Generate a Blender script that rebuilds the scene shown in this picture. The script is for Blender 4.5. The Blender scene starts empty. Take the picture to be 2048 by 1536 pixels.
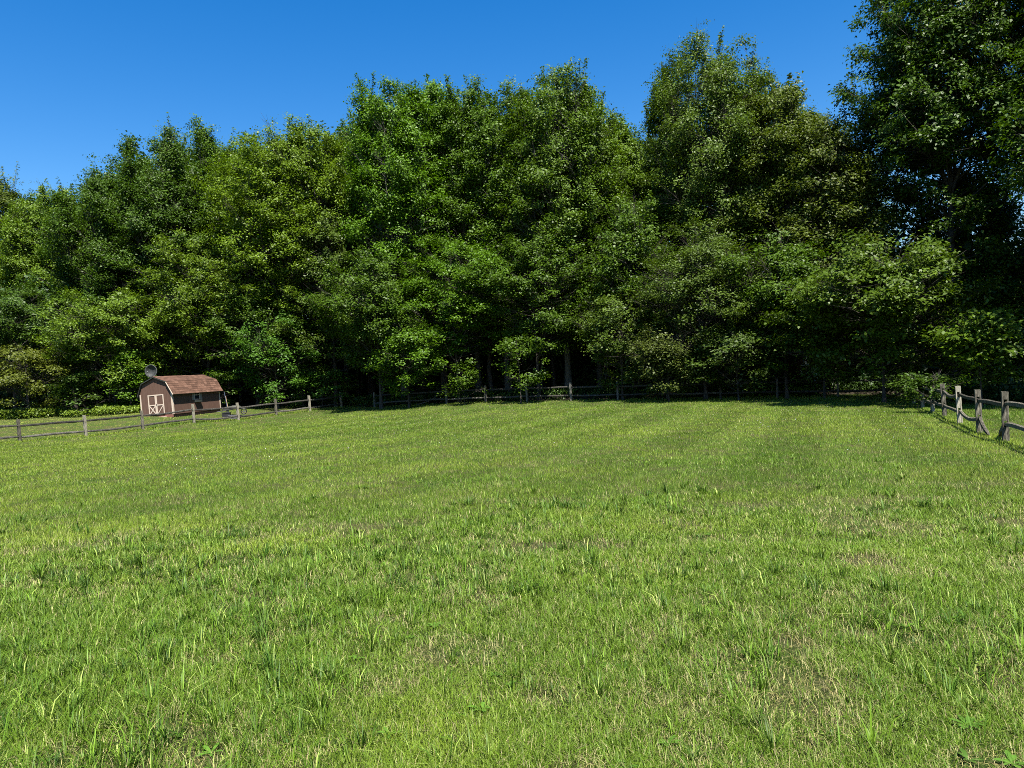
import bpy, math, random, time
import numpy as np
from mathutils import Vector, Matrix
T0 = time.time()
rad = math.radians
S = bpy.context.scene
COL = S.collection

# ------------------------------------------------------------------ camera frame
FPX = 1420.0; PITCH = rad(1.33); ROLL = rad(3.0); EYE = 1.65
cF = np.array([0, math.cos(PITCH), -math.sin(PITCH)])
_R0 = np.array([1.0, 0, 0]); _U0 = np.cross(_R0, cF)
cR = math.cos(ROLL)*_R0 - math.sin(ROLL)*_U0
cU = np.cross(cR, cF)
def P(px, py, D):
    """point at forward distance D seen at photo pixel (px,py)"""
    d = cF + cR*(px-1024)/FPX + cU*(768-py)/FPX
    k = D/d[1]
    return np.array([d[0]*k, D, EYE + d[2]*k])

# ------------------------------------------------------------------ helpers
def tag(o, label=None, cat=None, group=None, kind=None):
    if label: o['label'] = label
    if cat: o['category'] = cat
    if group: o['group'] = group
    if kind: o['kind'] = kind
    return o

def empty(name, loc, rz=0.0, rx=0.0, ry=0.0):
    o = bpy.data.objects.new(name, None); COL.objects.link(o)
    o.location = loc; o.rotation_euler = (rx, ry, rz); o.empty_display_size = 0.3
    return o

def link_mesh(name, me, mat, parent=None):
    o = bpy.data.objects.new(name, me); COL.objects.link(o)
    if mat is not None and len(me.materials) == 0: me.materials.append(mat)
    if parent is not None: o.parent = parent
    return o

def np_mesh(name, V, Fs, tint=None, smooth=False):
    """V (n,3); Fs list of arrays (m,k); tint per face array or None"""
    me = bpy.data.meshes.new(name)
    V = np.ascontiguousarray(V, dtype=np.float32)
    Fs = [np.asarray(f, dtype=np.int32) for f in Fs if len(f)]
    nl = sum(f.size for f in Fs); nf = sum(len(f) for f in Fs)
    me.vertices.add(len(V)); me.vertices.foreach_set('co', V.ravel())
    me.loops.add(nl); me.loops.foreach_set('vertex_index', np.concatenate([f.ravel() for f in Fs]))
    me.polygons.add(nf)
    tot = np.concatenate([np.full(len(f), f.shape[1], np.int32) for f in Fs])
    st = np.concatenate([[0], np.cumsum(tot)[:-1]]).astype(np.int32)
    me.polygons.foreach_set('loop_start', st)
    me.update(calc_edges=True)
    if smooth: me.polygons.foreach_set('use_smooth', np.ones(nf, bool))
    if tint is not None:
        tint = np.asarray(tint, np.float32)
        if tint.ndim == 1:
            a = me.attributes.new('tint', 'FLOAT', 'FACE'); a.data.foreach_set('value', tint)
        else:
            a = me.attributes.new('tint', 'FLOAT_VECTOR', 'FACE'); a.data.foreach_set('vector', tint.ravel())
    return me

class MB:
    def __init__(s): s.v = []; s.f = []; s.t = []; s.tint = 0.5
    def face(s, idx): s.f.append(tuple(idx)); s.t.append(s.tint)
    def box(s, x0, x1, y0, y1, z0, z1, M=None, jit=0):
        b = len(s.v)
        for z in (z0, z1):
            for (x, y) in ((x0,y0),(x1,y0),(x1,y1),(x0,y1)):
                p = Vector((x,y,z))
                if jit: p += Vector([random.uniform(-jit, jit) for _ in range(3)])
                s.v.append(tuple(M @ p) if M is not None else tuple(p))
        for q in ((0,3,2,1),(4,5,6,7),(0,1,5,4),(1,2,6,5),(2,3,7,6),(3,0,4,7)): s.face([b+i for i in q])
    def bar(s, a, c, w, h, up=(0,0,1)):
        a = Vector(a); c = Vector(c); d = c-a; L = d.length; d.normalize()
        u = Vector(up); r = d.cross(u); r.normalize(); u = r.cross(d)
        M = Matrix(((r.x,d.x,u.x,a.x),(r.y,d.y,u.y,a.y),(r.z,d.z,u.z,a.z),(0,0,0,1)))
        s.box(-w/2, w/2, 0, L, -h/2, h/2, M)
    def prism(s, poly, y0, y1):
        """polygon in xz, counter-clockwise seen from -y, extruded y0..y1"""
        b = len(s.v); n = len(poly)
        for y in (y0, y1):
            for (x, z) in poly: s.v.append((x, y, z))
        s.face(range(b, b+n)); s.face(range(b+2*n-1, b+n-1, -1))
        for i in range(n):
            j = (i+1) % n
            s.face((b+j, b+i, b+n+i, b+n+j))
    def tube(s, pts, rs, sides=8, cap=True):
        pts = [Vector(p) for p in pts]; b = len(s.v); n = len(pts)
        for i, p in enumerate(pts):
            d = (pts[min(i+1,n-1)]-pts[max(i-1,0)]).normalized()
            u = Vector((0,0,1)) if abs(d.z) < .9 else Vector((1,0,0))
            r = d.cross(u).normalized(); u = r.cross(d)
            for k in range(sides):
                a = 2*math.pi*k/sides
                s.v.append(tuple(p + (r*math.cos(a)+u*math.sin(a))*rs[i]))
        for i in range(n-1):
            for k in range(sides):
                k2 = (k+1) % sides
                s.face((b+i*sides+k, b+i*sides+k2, b+(i+1)*sides+k2, b+(i+1)*sides+k))
        if cap:
            s.face([b+k for k in range(sides)][::-1]); s.face([b+(n-1)*sides+k for k in range(sides)])
    def build(s, name, mat, parent=None, smooth=False):
        me = bpy.data.meshes.new(name); me.from_pydata(s.v, [], s.f); me.update()
        a = me.attributes.new('tint', 'FLOAT', 'FACE'); a.data.foreach_set('value', np.array(s.t, np.float32))
        if smooth: me.polygons.foreach_set('use_smooth', np.ones(len(s.f), bool))
        return link_mesh(name, me, mat, parent)

# ------------------------------------------------------------------ materials
def new_mat(name):
    m = bpy.data.materials.new(name); m.use_nodes = True
    nt = m.node_tree; nt.nodes.clear()
    out = nt.nodes.new('ShaderNodeOutputMaterial')
    return m, nt, out
def N(nt, t, **kw):
    n = nt.nodes.new(t)
    for k, v in kw.items():
        if k in n.inputs: n.inputs[k].default_value = v
        else: setattr(n, k, v)
    return n
def ramp(nt, stops):
    n = nt.nodes.new('ShaderNodeValToRGB'); e = n.color_ramp.elements
    e[0].position, e[0].color = stops[0][0], (*stops[0][1], 1)
    e[1].position, e[1].color = stops[-1][0], (*stops[-1][1], 1)
    for p, c in stops[1:-1]:
        x = e.new(p); x.color = (*c, 1)
    return n

def leaf_mat(name, rough=0.5, trans=0.2):
    """leaf colour = object colour, varied leaf by leaf"""
    m, nt, out = new_mat(name)
    oi = N(nt, 'ShaderNodeObjectInfo')
    at = N(nt, 'ShaderNodeAttribute', attribute_name='tint')
    r = ramp(nt, [(0, (.5,.58,.4)), (.5, (.95,.97,.85)), (.85, (1.27,1.24,1.0)), (1, (1.55,1.42,1.1))])
    nt.links.new(at.outputs['Fac'], r.inputs[0])
    mx = N(nt, 'ShaderNodeMix', data_type='RGBA', blend_type='MULTIPLY'); mx.inputs[0].default_value = 1
    nt.links.new(oi.outputs['Color'], mx.inputs[6]); nt.links.new(r.outputs[0], mx.inputs[7])
    b = N(nt, 'ShaderNodeBsdfPrincipled'); b.inputs['Roughness'].default_value = rough
    b.inputs['Specular IOR Level'].default_value = 0.22
    nt.links.new(mx.outputs[2], b.inputs['Base Color'])
    tr = N(nt, 'ShaderNodeBsdfTranslucent')
    mt = N(nt, 'ShaderNodeMix', data_type='RGBA', blend_type='MULTIPLY'); mt.inputs[0].default_value = 1
    mt.inputs[7].default_value = (1.6, 1.7, .3, 1)
    nt.links.new(mx.outputs[2], mt.inputs[6]); nt.links.new(mt.outputs[2], tr.inputs['Color'])
    ms = N(nt, 'ShaderNodeMixShader'); ms.inputs[0].default_value = trans
    nt.links.new(b.outputs[0], ms.inputs[1]); nt.links.new(tr.outputs[0], ms.inputs[2])
    nt.links.new(ms.outputs[0], out.inputs[0])
    return m

def grass_mat(name, rough=0.5, trans=0.3, gain=1.0):
    m, nt, out = new_mat(name)
    at = N(nt, 'ShaderNodeAttribute', attribute_name='tint')
    g = N(nt, 'ShaderNodeVectorMath', operation='SCALE'); g.inputs['Scale'].default_value = gain
    nt.links.new(at.outputs['Vector'], g.inputs[0])
    b = N(nt, 'ShaderNodeBsdfPrincipled'); b.inputs['Roughness'].default_value = rough
    b.inputs['Specular IOR Level'].default_value = 0.18
    nt.links.new(g.outputs[0], b.inputs['Base Color'])
    tr = N(nt, 'ShaderNodeBsdfTranslucent'); nt.links.new(g.outputs[0], tr.inputs['Color'])
    ms = N(nt, 'ShaderNodeMixShader'); ms.inputs[0].default_value = trans
    nt.links.new(b.outputs[0], ms.inputs[1]); nt.links.new(tr.outputs[0], ms.inputs[2])
    nt.links.new(ms.outputs[0], out.inputs[0])
    return m

def wood_mat(name, stops, scale=(30,30,3), rough=.85, bump=.4, tint=0.0):
    m, nt, out = new_mat(name)
    tc = N(nt, 'ShaderNodeTexCoord'); mp = N(nt, 'ShaderNodeMapping'); mp.inputs['Scale'].default_value = scale
    nt.links.new(tc.outputs['Object'], mp.inputs[0])
    nz = N(nt, 'ShaderNodeTexNoise'); nz.inputs['Scale'].default_value = 1.5; nz.inputs['Detail'].default_value = 6
    nz.inputs['Roughness'].default_value = .65
    nt.links.new(mp.outputs[0], nz.inputs['Vector'])
    fac = nz.outputs['Fac']
    if tint:
        at = N(nt, 'ShaderNodeAttribute', attribute_name='tint')
        s = N(nt, 'ShaderNodeMath', operation='SUBTRACT'); s.inputs[1].default_value = .5
        nt.links.new(at.outputs['Fac'], s.inputs[0])
        a = N(nt, 'ShaderNodeMath', operation='MULTIPLY_ADD'); a.inputs[1].default_value = tint
        nt.links.new(s.outputs[0], a.inputs[0]); nt.links.new(nz.outputs['Fac'], a.inputs[2]); fac = a.outputs[0]
    r = ramp(nt, stops); nt.links.new(fac, r.inputs[0])
    b = N(nt, 'ShaderNodeBsdfPrincipled'); b.inputs['Roughness'].default_value = rough
    b.inputs['Specular IOR Level'].default_value = .25
    nt.links.new(r.outputs[0], b.inputs['Base Color'])
    bp = N(nt, 'ShaderNodeBump'); bp.inputs['Strength'].default_value = bump; bp.inputs['Distance'].default_value = .01
    nt.links.new(nz.outputs['Fac'], bp.inputs['Height']); nt.links.new(bp.outputs[0], b.inputs['Normal'])
    nt.links.new(b.outputs[0], out.inputs[0])
    return m
def plain_mat(name, col, rough=.5, metal=0.0, var=.25, scale=8):
    c = np.array(col)
    m = wood_mat(name, [(.25, tuple(c*(1-var))), (.75, tuple(c*(1+var)))], scale=(scale,)*3, rough=rough, bump=.1)
    for n in m.node_tree.nodes:
        if n.type == 'BSDF_PRINCIPLED': n.inputs['Metallic'].default_value = metal
    return m

M_leaf = leaf_mat('leaf')
M_leaf_big = leaf_mat('leaf_glossy', rough=.48, trans=.2)
M_bark = wood_mat('bark', [(.3,(.02,.017,.014)),(.55,(.055,.047,.038)),(.8,(.12,.105,.09))], scale=(9,9,2.2), bump=1.0)
M_bark_pale = wood_mat('bark_pale', [(.3,(.035,.033,.028)),(.55,(.09,.085,.07)),(.8,(.2,.19,.165))], scale=(9,9,2.2), bump=.8)
M_grass = grass_mat('grass_blades', trans=.25, gain=1.0)
M_fence = wood_mat('weathered_wood', [(.3,(.028,.025,.018)),(.46,(.10,.09,.066)),(.58,(.22,.2,.15)),(.78,(.38,.35,.27))], scale=(28,28,4), bump=.8, tint=.3)
M_rail = wood_mat('weathered_rail', [(.3,(.02,.018,.013)),(.46,(.07,.063,.046)),(.6,(.15,.137,.1)),(.8,(.3,.275,.21))], scale=(12,12,12), bump=.8, tint=.3)
M_siding = wood_mat('painted_siding', [(.2,(.062,.034,.024)),(.8,(.105,.06,.043))], scale=(14,14,2), bump=.25, tint=.4)
M_trim = plain_mat('cream_trim', (.42,.34,.27), .6, var=.12)
M_shingle = wood_mat('shingles', [(.15,(.05,.026,.017)),(.45,(.082,.043,.028)),(.65,(.112,.06,.04)),(.85,(.15,.088,.062))], scale=(9,9,9), bump=.3, tint=.45, rough=.95)
M_dark_trim = plain_mat('dark_trim', (.03,.035,.03), .6)
M_glass = plain_mat('window_glass', (.012,.014,.016), .08, var=.1)
M_metal = plain_mat('grey_metal', (.1,.1,.1), .55, .5)
M_black = plain_mat('black_plastic', (.02,.02,.022), .5)
M_blue = plain_mat('faded_blue', (.03,.045,.07), .6)
M_red = plain_mat('dark_red_paint', (.045,.012,.01), .7)
M_green_paint = plain_mat('pale_green_paint', (.3,.4,.36), .6, var=.1)
M_white = plain_mat('white_paint', (.6,.6,.58), .5, var=.05)
M_block = plain_mat('concrete', (.07,.07,.078), .9)

# ------------------------------------------------------------------ noise
_rg = np.random.default_rng(11)
_LAT = _rg.random((256, 256)).astype(np.float32)
def vnoise(x, y, s, o=0):
    x = x/s + 37.3*o + 1000; y = y/s + 91.7*o + 1000
    xi = np.floor(x).astype(int); yi = np.floor(y).astype(int); fx = x-xi; fy = y-yi
    fx = fx*fx*(3-2*fx); fy = fy*fy*(3-2*fy)
    a = _LAT[xi%256, yi%256]; b = _LAT[(xi+1)%256, yi%256]; c = _LAT[xi%256, (yi+1)%256]; d = _LAT[(xi+1)%256, (yi+1)%256]
    return a*(1-fx)*(1-fy)+b*fx*(1-fy)+c*(1-fx)*fy+d*fx*fy
def fbm(x, y, s, o=0, n=4):
    t = 0; w = 0; a = 1.0
    for i in range(n):
        t = t+a*vnoise(x, y, s/2**i, o+i*3); w += a; a *= .55
    return t/w

# ------------------------------------------------------------------ terrain
CP = [(0,0,0),(-4,0,.02),(4,0,-.02),(0,3,-.01),(-3,4,-.02),(3,4,-.05),(0,8,-.2),(-8,8,-.2),(8,8,-.35),(0,14,-.46),(-10,16,-.5),(6,18,-.66),
      (-25.45,36.5,-.85),(-23.73,39.3,-.92),(-21.97,42,-.93),(-18.46,47.6,-.97),(-15.2,53.1,-.84),(-13.51,55.9,-.8),
      (-4.57,51.5,-.72),(5.94,46.3,-.82),(15.5,42,-.93),(11.91,17.2,-.79),(13.15,20.05,-.89),(15.65,25.75,-.95),(21.3,38.7,-1.0),
      (-22,46,-.40),(-24.4,47,-.24),(-20.8,50.3,-.40),(-35.8,50,-.12),(-29.7,51,-.28),(22.1,31,-1.24),(0,30,-.8),(-12,34,-.86),
      (-45,30,-.7),(-20,15,-.55),(25,10,-.8),(30,20,-1.1),(-40,65,0),(0,70,-.6),(30,60,-1.),(50,40,-1.2),(-60,45,-.2),(0,-15,.2),(-30,-5,0),(30,-10,-.3),(-60,85,.3),(60,85,-1),(0,95,-.5)]
CP = np.array(CP, float)
def _tps(r2): return np.where(r2 > 1e-9, .5*r2*np.log(np.maximum(r2, 1e-9)), 0)
_n = len(CP); _K = _tps(((CP[:,None,:2]-CP[None,:,:2])**2).sum(-1)) + np.eye(_n)*3.0
_Pm = np.c_[np.ones(_n), CP[:,:2]]
_sol = np.linalg.solve(np.block([[_K, _Pm],[_Pm.T, np.zeros((3,3))]]), np.r_[CP[:,2], 0,0,0])
def gz(x, y):
    x = np.asarray(x, float); y = np.asarray(y, float); sh = np.broadcast(x, y).shape
    xf = np.broadcast_to(x, sh).ravel(); yf = np.broadcast_to(y, sh).ravel(); out = np.empty(xf.size)
    for i in range(0, xf.size, 100000):
        a = xf[i:i+100000]; b = yf[i:i+100000]
        r2 = (a[:,None]-CP[None,:,0])**2 + (b[:,None]-CP[None,:,1])**2
        z = _tps(r2) @ _sol[:_n] + _sol[_n] + _sol[_n+1]*a + _sol[_n+2]*b
        d = np.hypot(a, b-35); w = np.clip((d-60)/40, 0, 1); w = w*w*(3-2*w)
        out[i:i+100000] = z*(1-w) + (-.6)*w
    out += .05*(vnoise(xf, yf, 2.3, 5)-.5) + .03*(vnoise(xf, yf, .8, 6)-.5)
    return out.reshape(sh)
def gz1(x, y): return float(gz(np.array([x]), np.array([y]))[0])

ax = np.concatenate([-np.geomspace(1500, 62, 14), np.linspace(-60, -14, 60), np.linspace(-13.5, 13.5, 100), np.linspace(14, 60, 60), np.geomspace(62, 1500, 14)])
ay = np.concatenate([-np.geomspace(1500, 14, 14), np.linspace(-12, 18, 110), np.linspace(18.5, 100, 110), np.geomspace(103, 1500, 14)])
gx, gy = np.meshgrid(ax, ay); gzv = gz(gx, gy)
nx, ny = len(ax), len(ay)
ii = (np.arange(ny-1)[:,None]*nx + np.arange(nx-1)[None,:]).ravel()
me = np_mesh('ground', np.c_[gx.ravel(), gy.ravel(), gzv.ravel()], [np.c_[ii, ii+1, ii+nx+1, ii+nx]], smooth=True)
m, nt, out = new_mat('soil_and_turf')
tc = N(nt, 'ShaderNodeTexCoord')
def noise(scale, detail=5, rough=.6, vec=None):
    n = N(nt, 'ShaderNodeTexNoise'); n.inputs['Scale'].default_value = scale; n.inputs['Detail'].default_value = detail; n.inputs['Roughness'].default_value = rough
    nt.links.new(vec or tc.outputs['Object'], n.inputs['Vector']); return n
n1 = noise(60, 6, .7); n2 = noise(1.3, 4)
r1 = ramp(nt, [(.3,(.016,.022,.006)),(.5,(.045,.05,.016)),(.64,(.11,.095,.045)),(.78,(.22,.175,.1))])
r2 = ramp(nt, [(.35,(.014,.028,.005)),(.6,(.045,.075,.012)),(.8,(.09,.12,.025))])
r3 = ramp(nt, [(.42,(0,0,0)),(.6,(1,1,1))])
nt.links.new(n1.outputs['Fac'], r1.inputs[0]); nt.links.new(n1.outputs['Fac'], r2.inputs[0]); nt.links.new(n2.outputs['Fac'], r3.inputs[0])
mx = N(nt, 'ShaderNodeMix', data_type='RGBA'); nt.links.new(r3.outputs[0], mx.inputs[0]); nt.links.new(r2.outputs[0], mx.inputs[6]); nt.links.new(r1.outputs[0], mx.inputs[7])
b = N(nt, 'ShaderNodeBsdfPrincipled'); b.inputs['Roughness'].default_value = 1; b.inputs['Specular IOR Level'].default_value = .1
nt.links.new(mx.outputs[2], b.inputs['Base Color'])
bp = N(nt, 'ShaderNodeBump'); bp.inputs['Distance'].default_value = .03; nt.links.new(n1.outputs['Fac'], bp.inputs['Height']); nt.links.new(bp.outputs[0], b.inputs['Normal'])
nt.links.new(b.outputs[0], out.inputs[0])
g = link_mesh('ground', me, m); tag(g, kind='structure', label='gently sloping grassy soil of the field')

# wood floor behind the fences: a leaf-litter sheet laid on the ground
EPX = np.array([-700,-60, 280, 520, 683, 720, 800, 900, 1208, 1400, 1550, 1620, 1700, 1800, 1890, 1950, 2048, 2700], float)
EDD = np.array([50, 50, 52, 57, 58, 54.6, 53.6, 51.8, 46.5, 44.0, 42.8, 41.5, 41, 39, 34, 32, 31, 27], float)
EXX = np.array([P(p, 800, d)[0] for p, d in zip(EPX, EDD)])
def edge_y(x): return np.interp(x, EXX, EDD)
wx = np.linspace(-75, 75, 140); tt = np.linspace(0, 1, 40)
WX = np.repeat(wx[None,:], 40, 0); e0 = edge_y(wx)
WY = e0[None,:] + .25*np.sin(wx*1.7)[None,:]*0.6 + tt[:,None]*(120-e0[None,:])
WZ = gz(WX, WY) + .03 + .12*tt[:,None]**.3*(fbm(WX, WY, 3, 2)) ; WZ[0,:] -= .06
ii = (np.arange(39)[:,None]*140 + np.arange(139)[None,:]).ravel()
me = np_mesh('woodland_floor', np.c_[WX.ravel(), WY.ravel(), WZ.ravel()], [np.c_[ii, ii+1, ii+141, ii+140]], smooth=True)
m = wood_mat('leaf_litter', [(.3,(.01,.008,.005)),(.5,(.026,.02,.012)),(.7,(.06,.045,.028)),(.85,(.14,.11,.07))], scale=(7,7,7), bump=1.0, rough=1)
o = link_mesh('woodland_floor', me, m); tag(o, kind='structure', label='brown leaf litter under the trees')

# ------------------------------------------------------------------ grass
def stripe_az(x, y):
    ph = np.sin((x-.437*y)*2*math.pi/3.3 + .8*vnoise(x, y, 9, 3)); az = np.where(ph > 0, 1.16, 1.16+math.pi)
    return np.where(_rg.random(len(x)) < .2+.26*vnoise(x, y, 4, 8), az+_rg.normal(0, 1., len(x)), _rg.random(len(x))*6.283)
def blades_near(x, y, h, w, az, lean, col):
    n = len(x); z = gz(x, y) - .01
    dx, dy = np.cos(az), np.sin(az); px_, py_ = -dy, dx
    V = np.empty((n, 5, 3))
    for i, (s, ww) in enumerate(((0, 1.0), (.55, .8))):
        ox = x + dx*lean*h*s*s; oy = y + dy*lean*h*s*s; oz = z + h*s*np.sqrt(np.maximum(1-(lean*s*.8)**2, .1))
        V[:,2*i,0] = ox - px_*w*ww/2; V[:,2*i,1] = oy - py_*w*ww/2; V[:,2*i,2] = oz
        V[:,2*i+1,0] = ox + px_*w*ww/2; V[:,2*i+1,1] = oy + py_*w*ww/2; V[:,2*i+1,2] = oz
    V[:,4,0] = x + dx*lean*h; V[:,4,1] = y + dy*lean*h; V[:,4,2] = z + h*np.sqrt(np.maximum(1-(lean*.85)**2, .12))
    b = np.arange(n)*5
    return V.reshape(-1, 3), np.c_[b, b+1, b+3, b+2], np.c_[b+2, b+3, b+4], col
def blades_far(x, y, h, w, az, lean, col):
    n = len(x); z = gz(x, y) - .01
    dx, dy = np.cos(az), np.sin(az); V = np.empty((n, 3, 3)); tw = _rg.random(n)*math.pi
    px_, py_ = np.cos(tw), np.sin(tw)
    V[:,0] = np.c_[x-px_*w/2, y-py_*w/2, z]; V[:,1] = np.c_[x+px_*w/2, y+py_*w/2, z]
    V[:,2] = np.c_[x+dx*lean*h, y+dy*lean*h, z+h*np.sqrt(np.maximum(1-(lean*.85)**2, .1))]
    b = np.arange(n)*3
    return V.reshape(-1, 3), None, np.c_[b, b+1, b+2], col
def join_mesh(name, parts, mat):
    V = []; Q = []; Tt = []; cq = []; ct = []; o = 0
    for v, q, t, c in parts:
        V.append(v)
        if q is not None: Q.append(q+o); cq.append(c)
        Tt.append(t+o); ct.append(c); o += len(v)
    Fs = ([np.concatenate(Q)] if Q else []) + [np.concatenate(Tt)]
    me = np_mesh(name, np.concatenate(V), Fs, tint=np.concatenate(cq+ct))
    return link_mesh(name, me, mat)

C_GREEN = np.array([.084,.146,.010]); C_YEL = np.array([.16,.224,.020]); C_DARK = np.array([.036,.09,.008]); C_DRY = np.array([.32,.29,.13]); C_PALE = np.array([.25,.32,.07])
def grass_col(x, y, n):
    a = fbm(x, y, 2.2, 1)[:,None]; b_ = fbm(x, y, 9, 2)[:,None]; r = _rg.random((n,1))
    k = np.clip((a-.5)*3 + (b_-.5)*3.2 + (r-.5)*.9 + .5, 0, 1)
    c = C_GREEN*(1-k) + C_YEL*k
    D = y[:,None]
    dryp = np.clip((fbm(x, y, .55, 9)[:,None]-.47)*3.2, 0, .75) * np.clip(1.5-D/11, .12, 1)
    dry = _rg.random((n,1)) < (.03 + .62*dryp + .05*np.clip(1-D/25, 0, 1))
    c = np.where(dry, C_DRY*(.65+.5*_rg.random((n,1))), c)
    # lawn beyond the left fence is drier and yellower
    lf = (x + 25.45) < (y-36.5)*.624 - .3
    c = np.where(lf[:,None] & (D > 30), (c*.55 + np.array([.235,.22,.05])*.45)*1.35, c)
    pale = _rg.random((n,1)) < .05
    c = np.where(pale, C_PALE, c)
    return c*(.75+.5*_rg.random((n,1)))

def sample_zone(n, D0, D1, umax=.98, power=1.0):
    t = _rg.random(n); D = D0*(D1/D0)**t*np.exp(_rg.normal(0, .14, n)*np.where((t > .8) | (D0 > 5), 1, 0))
    D = np.clip(D, 1.9, 62)
    u = (_rg.random(n)*2-1)*umax
    x = u*(D+.5); return x, D
parts = []
def keep(x, y, thin=0.0):
    k = y < edge_y(x) + .35
    if thin: k &= _rg.random(len(x)) > thin*np.clip((fbm(x, y, .55, 9)-.5)*5, 0, 1)
    return k
# near turf
x, y = sample_zone(780000, 1.9, 9.0); k = keep(x, y, .93); x, y = x[k], y[k]; n = len(x)
hn = .45 + 1.1*fbm(x, y, .9, 4)
h = (.03+.055*_rg.random(n))*hn*(1+.35*(_rg.random(n) < .06)); w = (.0018+.0028*_rg.random(n))*np.clip(y/4.5, .8, 1.9)
parts.append(blades_near(x, y, h, w, _rg.random(n)*6.283, np.clip(.22+.78*_rg.random(n)**.6, 0, 1), grass_col(x, y, n)))
# flat dry thatch
x, y = sample_zone(95000, 1.9, 12); k = _rg.random(len(x)) < np.clip((fbm(x, y, .55, 9)-.40)*4.5, 0.1, 1); x, y = x[k], y[k]; n = len(x)
parts.append(blades_near(x, y, .02+.05*_rg.random(n), .0012+.002*_rg.random(n)*np.clip(y/4, .8, 2), _rg.random(n)*6.283, 1.05+.1*_rg.random(n),
             C_DRY*(.45+.75*_rg.random((n,1)))*np.array([1,.97,.78])))
# middle distance
x, y = sample_zone(520000, 8.5, 26); k = keep(x, y, .35); x, y = x[k], y[k]; n = len(x)
h = (.045+.055*_rg.random(n))*(.6+.8*fbm(x, y, 1.6, 4)); w = .0058*np.clip(y/12, .75, 1.8)*(.5+_rg.random(n))
parts.append(blades_far(x, y, h, w, stripe_az(x, y), .15+.75*_rg.random(n), grass_col(x, y, n)))
# far
x, y = sample_zone(560000, 25, 60, 1.0); k = keep(x, y); x, y = x[k], y[k]; n = len(x)
h = (.05+.05*_rg.random(n))*(.6+.8*fbm(x, y, 3, 4))
lf = (x + 25.45) < (y-36.5)*.624 - .3
h = np.where(lf, h*.55, h)
h = np.where((y > edge_y(x)-.5), h*1.7, h)
w = .016*np.clip(y/30, .9, 1.8)*(.5+_rg.random(n))
parts.append(blades_far(x, y, h, w, stripe_az(x, y), .15+.75*_rg.random(n), grass_col(x, y, n)))
# tufts of longer, coarser blades
def tufts(n, D0, D1, hmin, hmax, cnt, wid, spread, dark=.5, patchy=True):
    x, y = sample_zone(n*3 if patchy else n, D0, D1)
    if patchy:
        k = _rg.random(len(x)) < np.clip((fbm(x, y, 1.8, 14)-.35)*2.4, .05, 1); x, y = x[k][:n], y[k][:n]
    k = keep(x, y); x, y = x[k], y[k]; n = len(x)
    c = _rg.integers(cnt//2, cnt+1, n); X = np.repeat(x, c); Y = np.repeat(y, c); H0 = np.repeat(hmin+(hmax-hmin)*_rg.random(n)**1.6, c); m_ = len(X)
    az = _rg.random(m_)*6.283; rr = np.abs(_rg.normal(0, spread, m_)); X = X+np.cos(az)*rr; Y = Y+np.sin(az)*rr
    hh = H0*(.5+.6*_rg.random(m_)); ln = np.clip(.2+.8*_rg.random(m_)**.8, 0, 1)
    base = np.repeat(_rg.random((n,1)), c, 0)
    col = (C_DARK*(1-base)+C_GREEN*1.25*base)*dark*2
    col = col*(.7+.6*_rg.random((m_,1))); pl = _rg.random((m_,1)) < .08
    col = np.where(pl, C_PALE*1.1, col)
    return blades_near(X, Y, hh, wid*(.6+.8*_rg.random(m_))*np.clip(Y/6, .8, 3.2), az, ln, col)
parts.append(tufts(1900, 1.9, 10, .08, .21, 30, .0062, .035, .40))
parts.append(tufts(2600, 1.9, 8, .03, .08, 16, .0075, .03, .36))
parts.append(tufts(420, 1.9, 7, .10, .22, 22, .0085, .045, .5))
parts.append(tufts(2600, 2.0, 16, .06, .13, 14, .0035, .05, .6))
parts.append(tufts(3600, 8, 34, .06, .12, 14, .0034, .08, .55))
parts.append(tufts(1300, 1.9, 9, .10, .27, 6, .006, .05, .62))
# longer strip by the fences
def strip(p0, p1, n, hmin, hmax):
    t = _rg.random(n); X = p0[0]+(p1[0]-p0[0])*t+_rg.normal(0, .13, n); Y = p0[1]+(p1[1]-p0[1])*t+_rg.normal(0, .13, n)
    hh = hmin+(hmax-hmin)*_rg.random(n)
    return blades_near(X, Y, hh, .004*np.clip(Y/10, 1, 4)*(.6+.8*_rg.random(n)), _rg.random(n)*6.283, .1+.6*_rg.random(n), grass_col(X, Y, n)*1.05)
parts.append(strip((-27.2, 33.7), (-13.5, 55.9), 9000, .06, .16))
parts.append(strip((9.5, 11.8), (18, 31), 9000, .05, .12))
lawn = join_mesh('lawn_grass', parts, M_grass)
tag(lawn, 'patchy green field grass with tufts and dry straw-coloured thatch', 'grass', kind='stuff')
del parts
print('grass', time.time()-T0)

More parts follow.
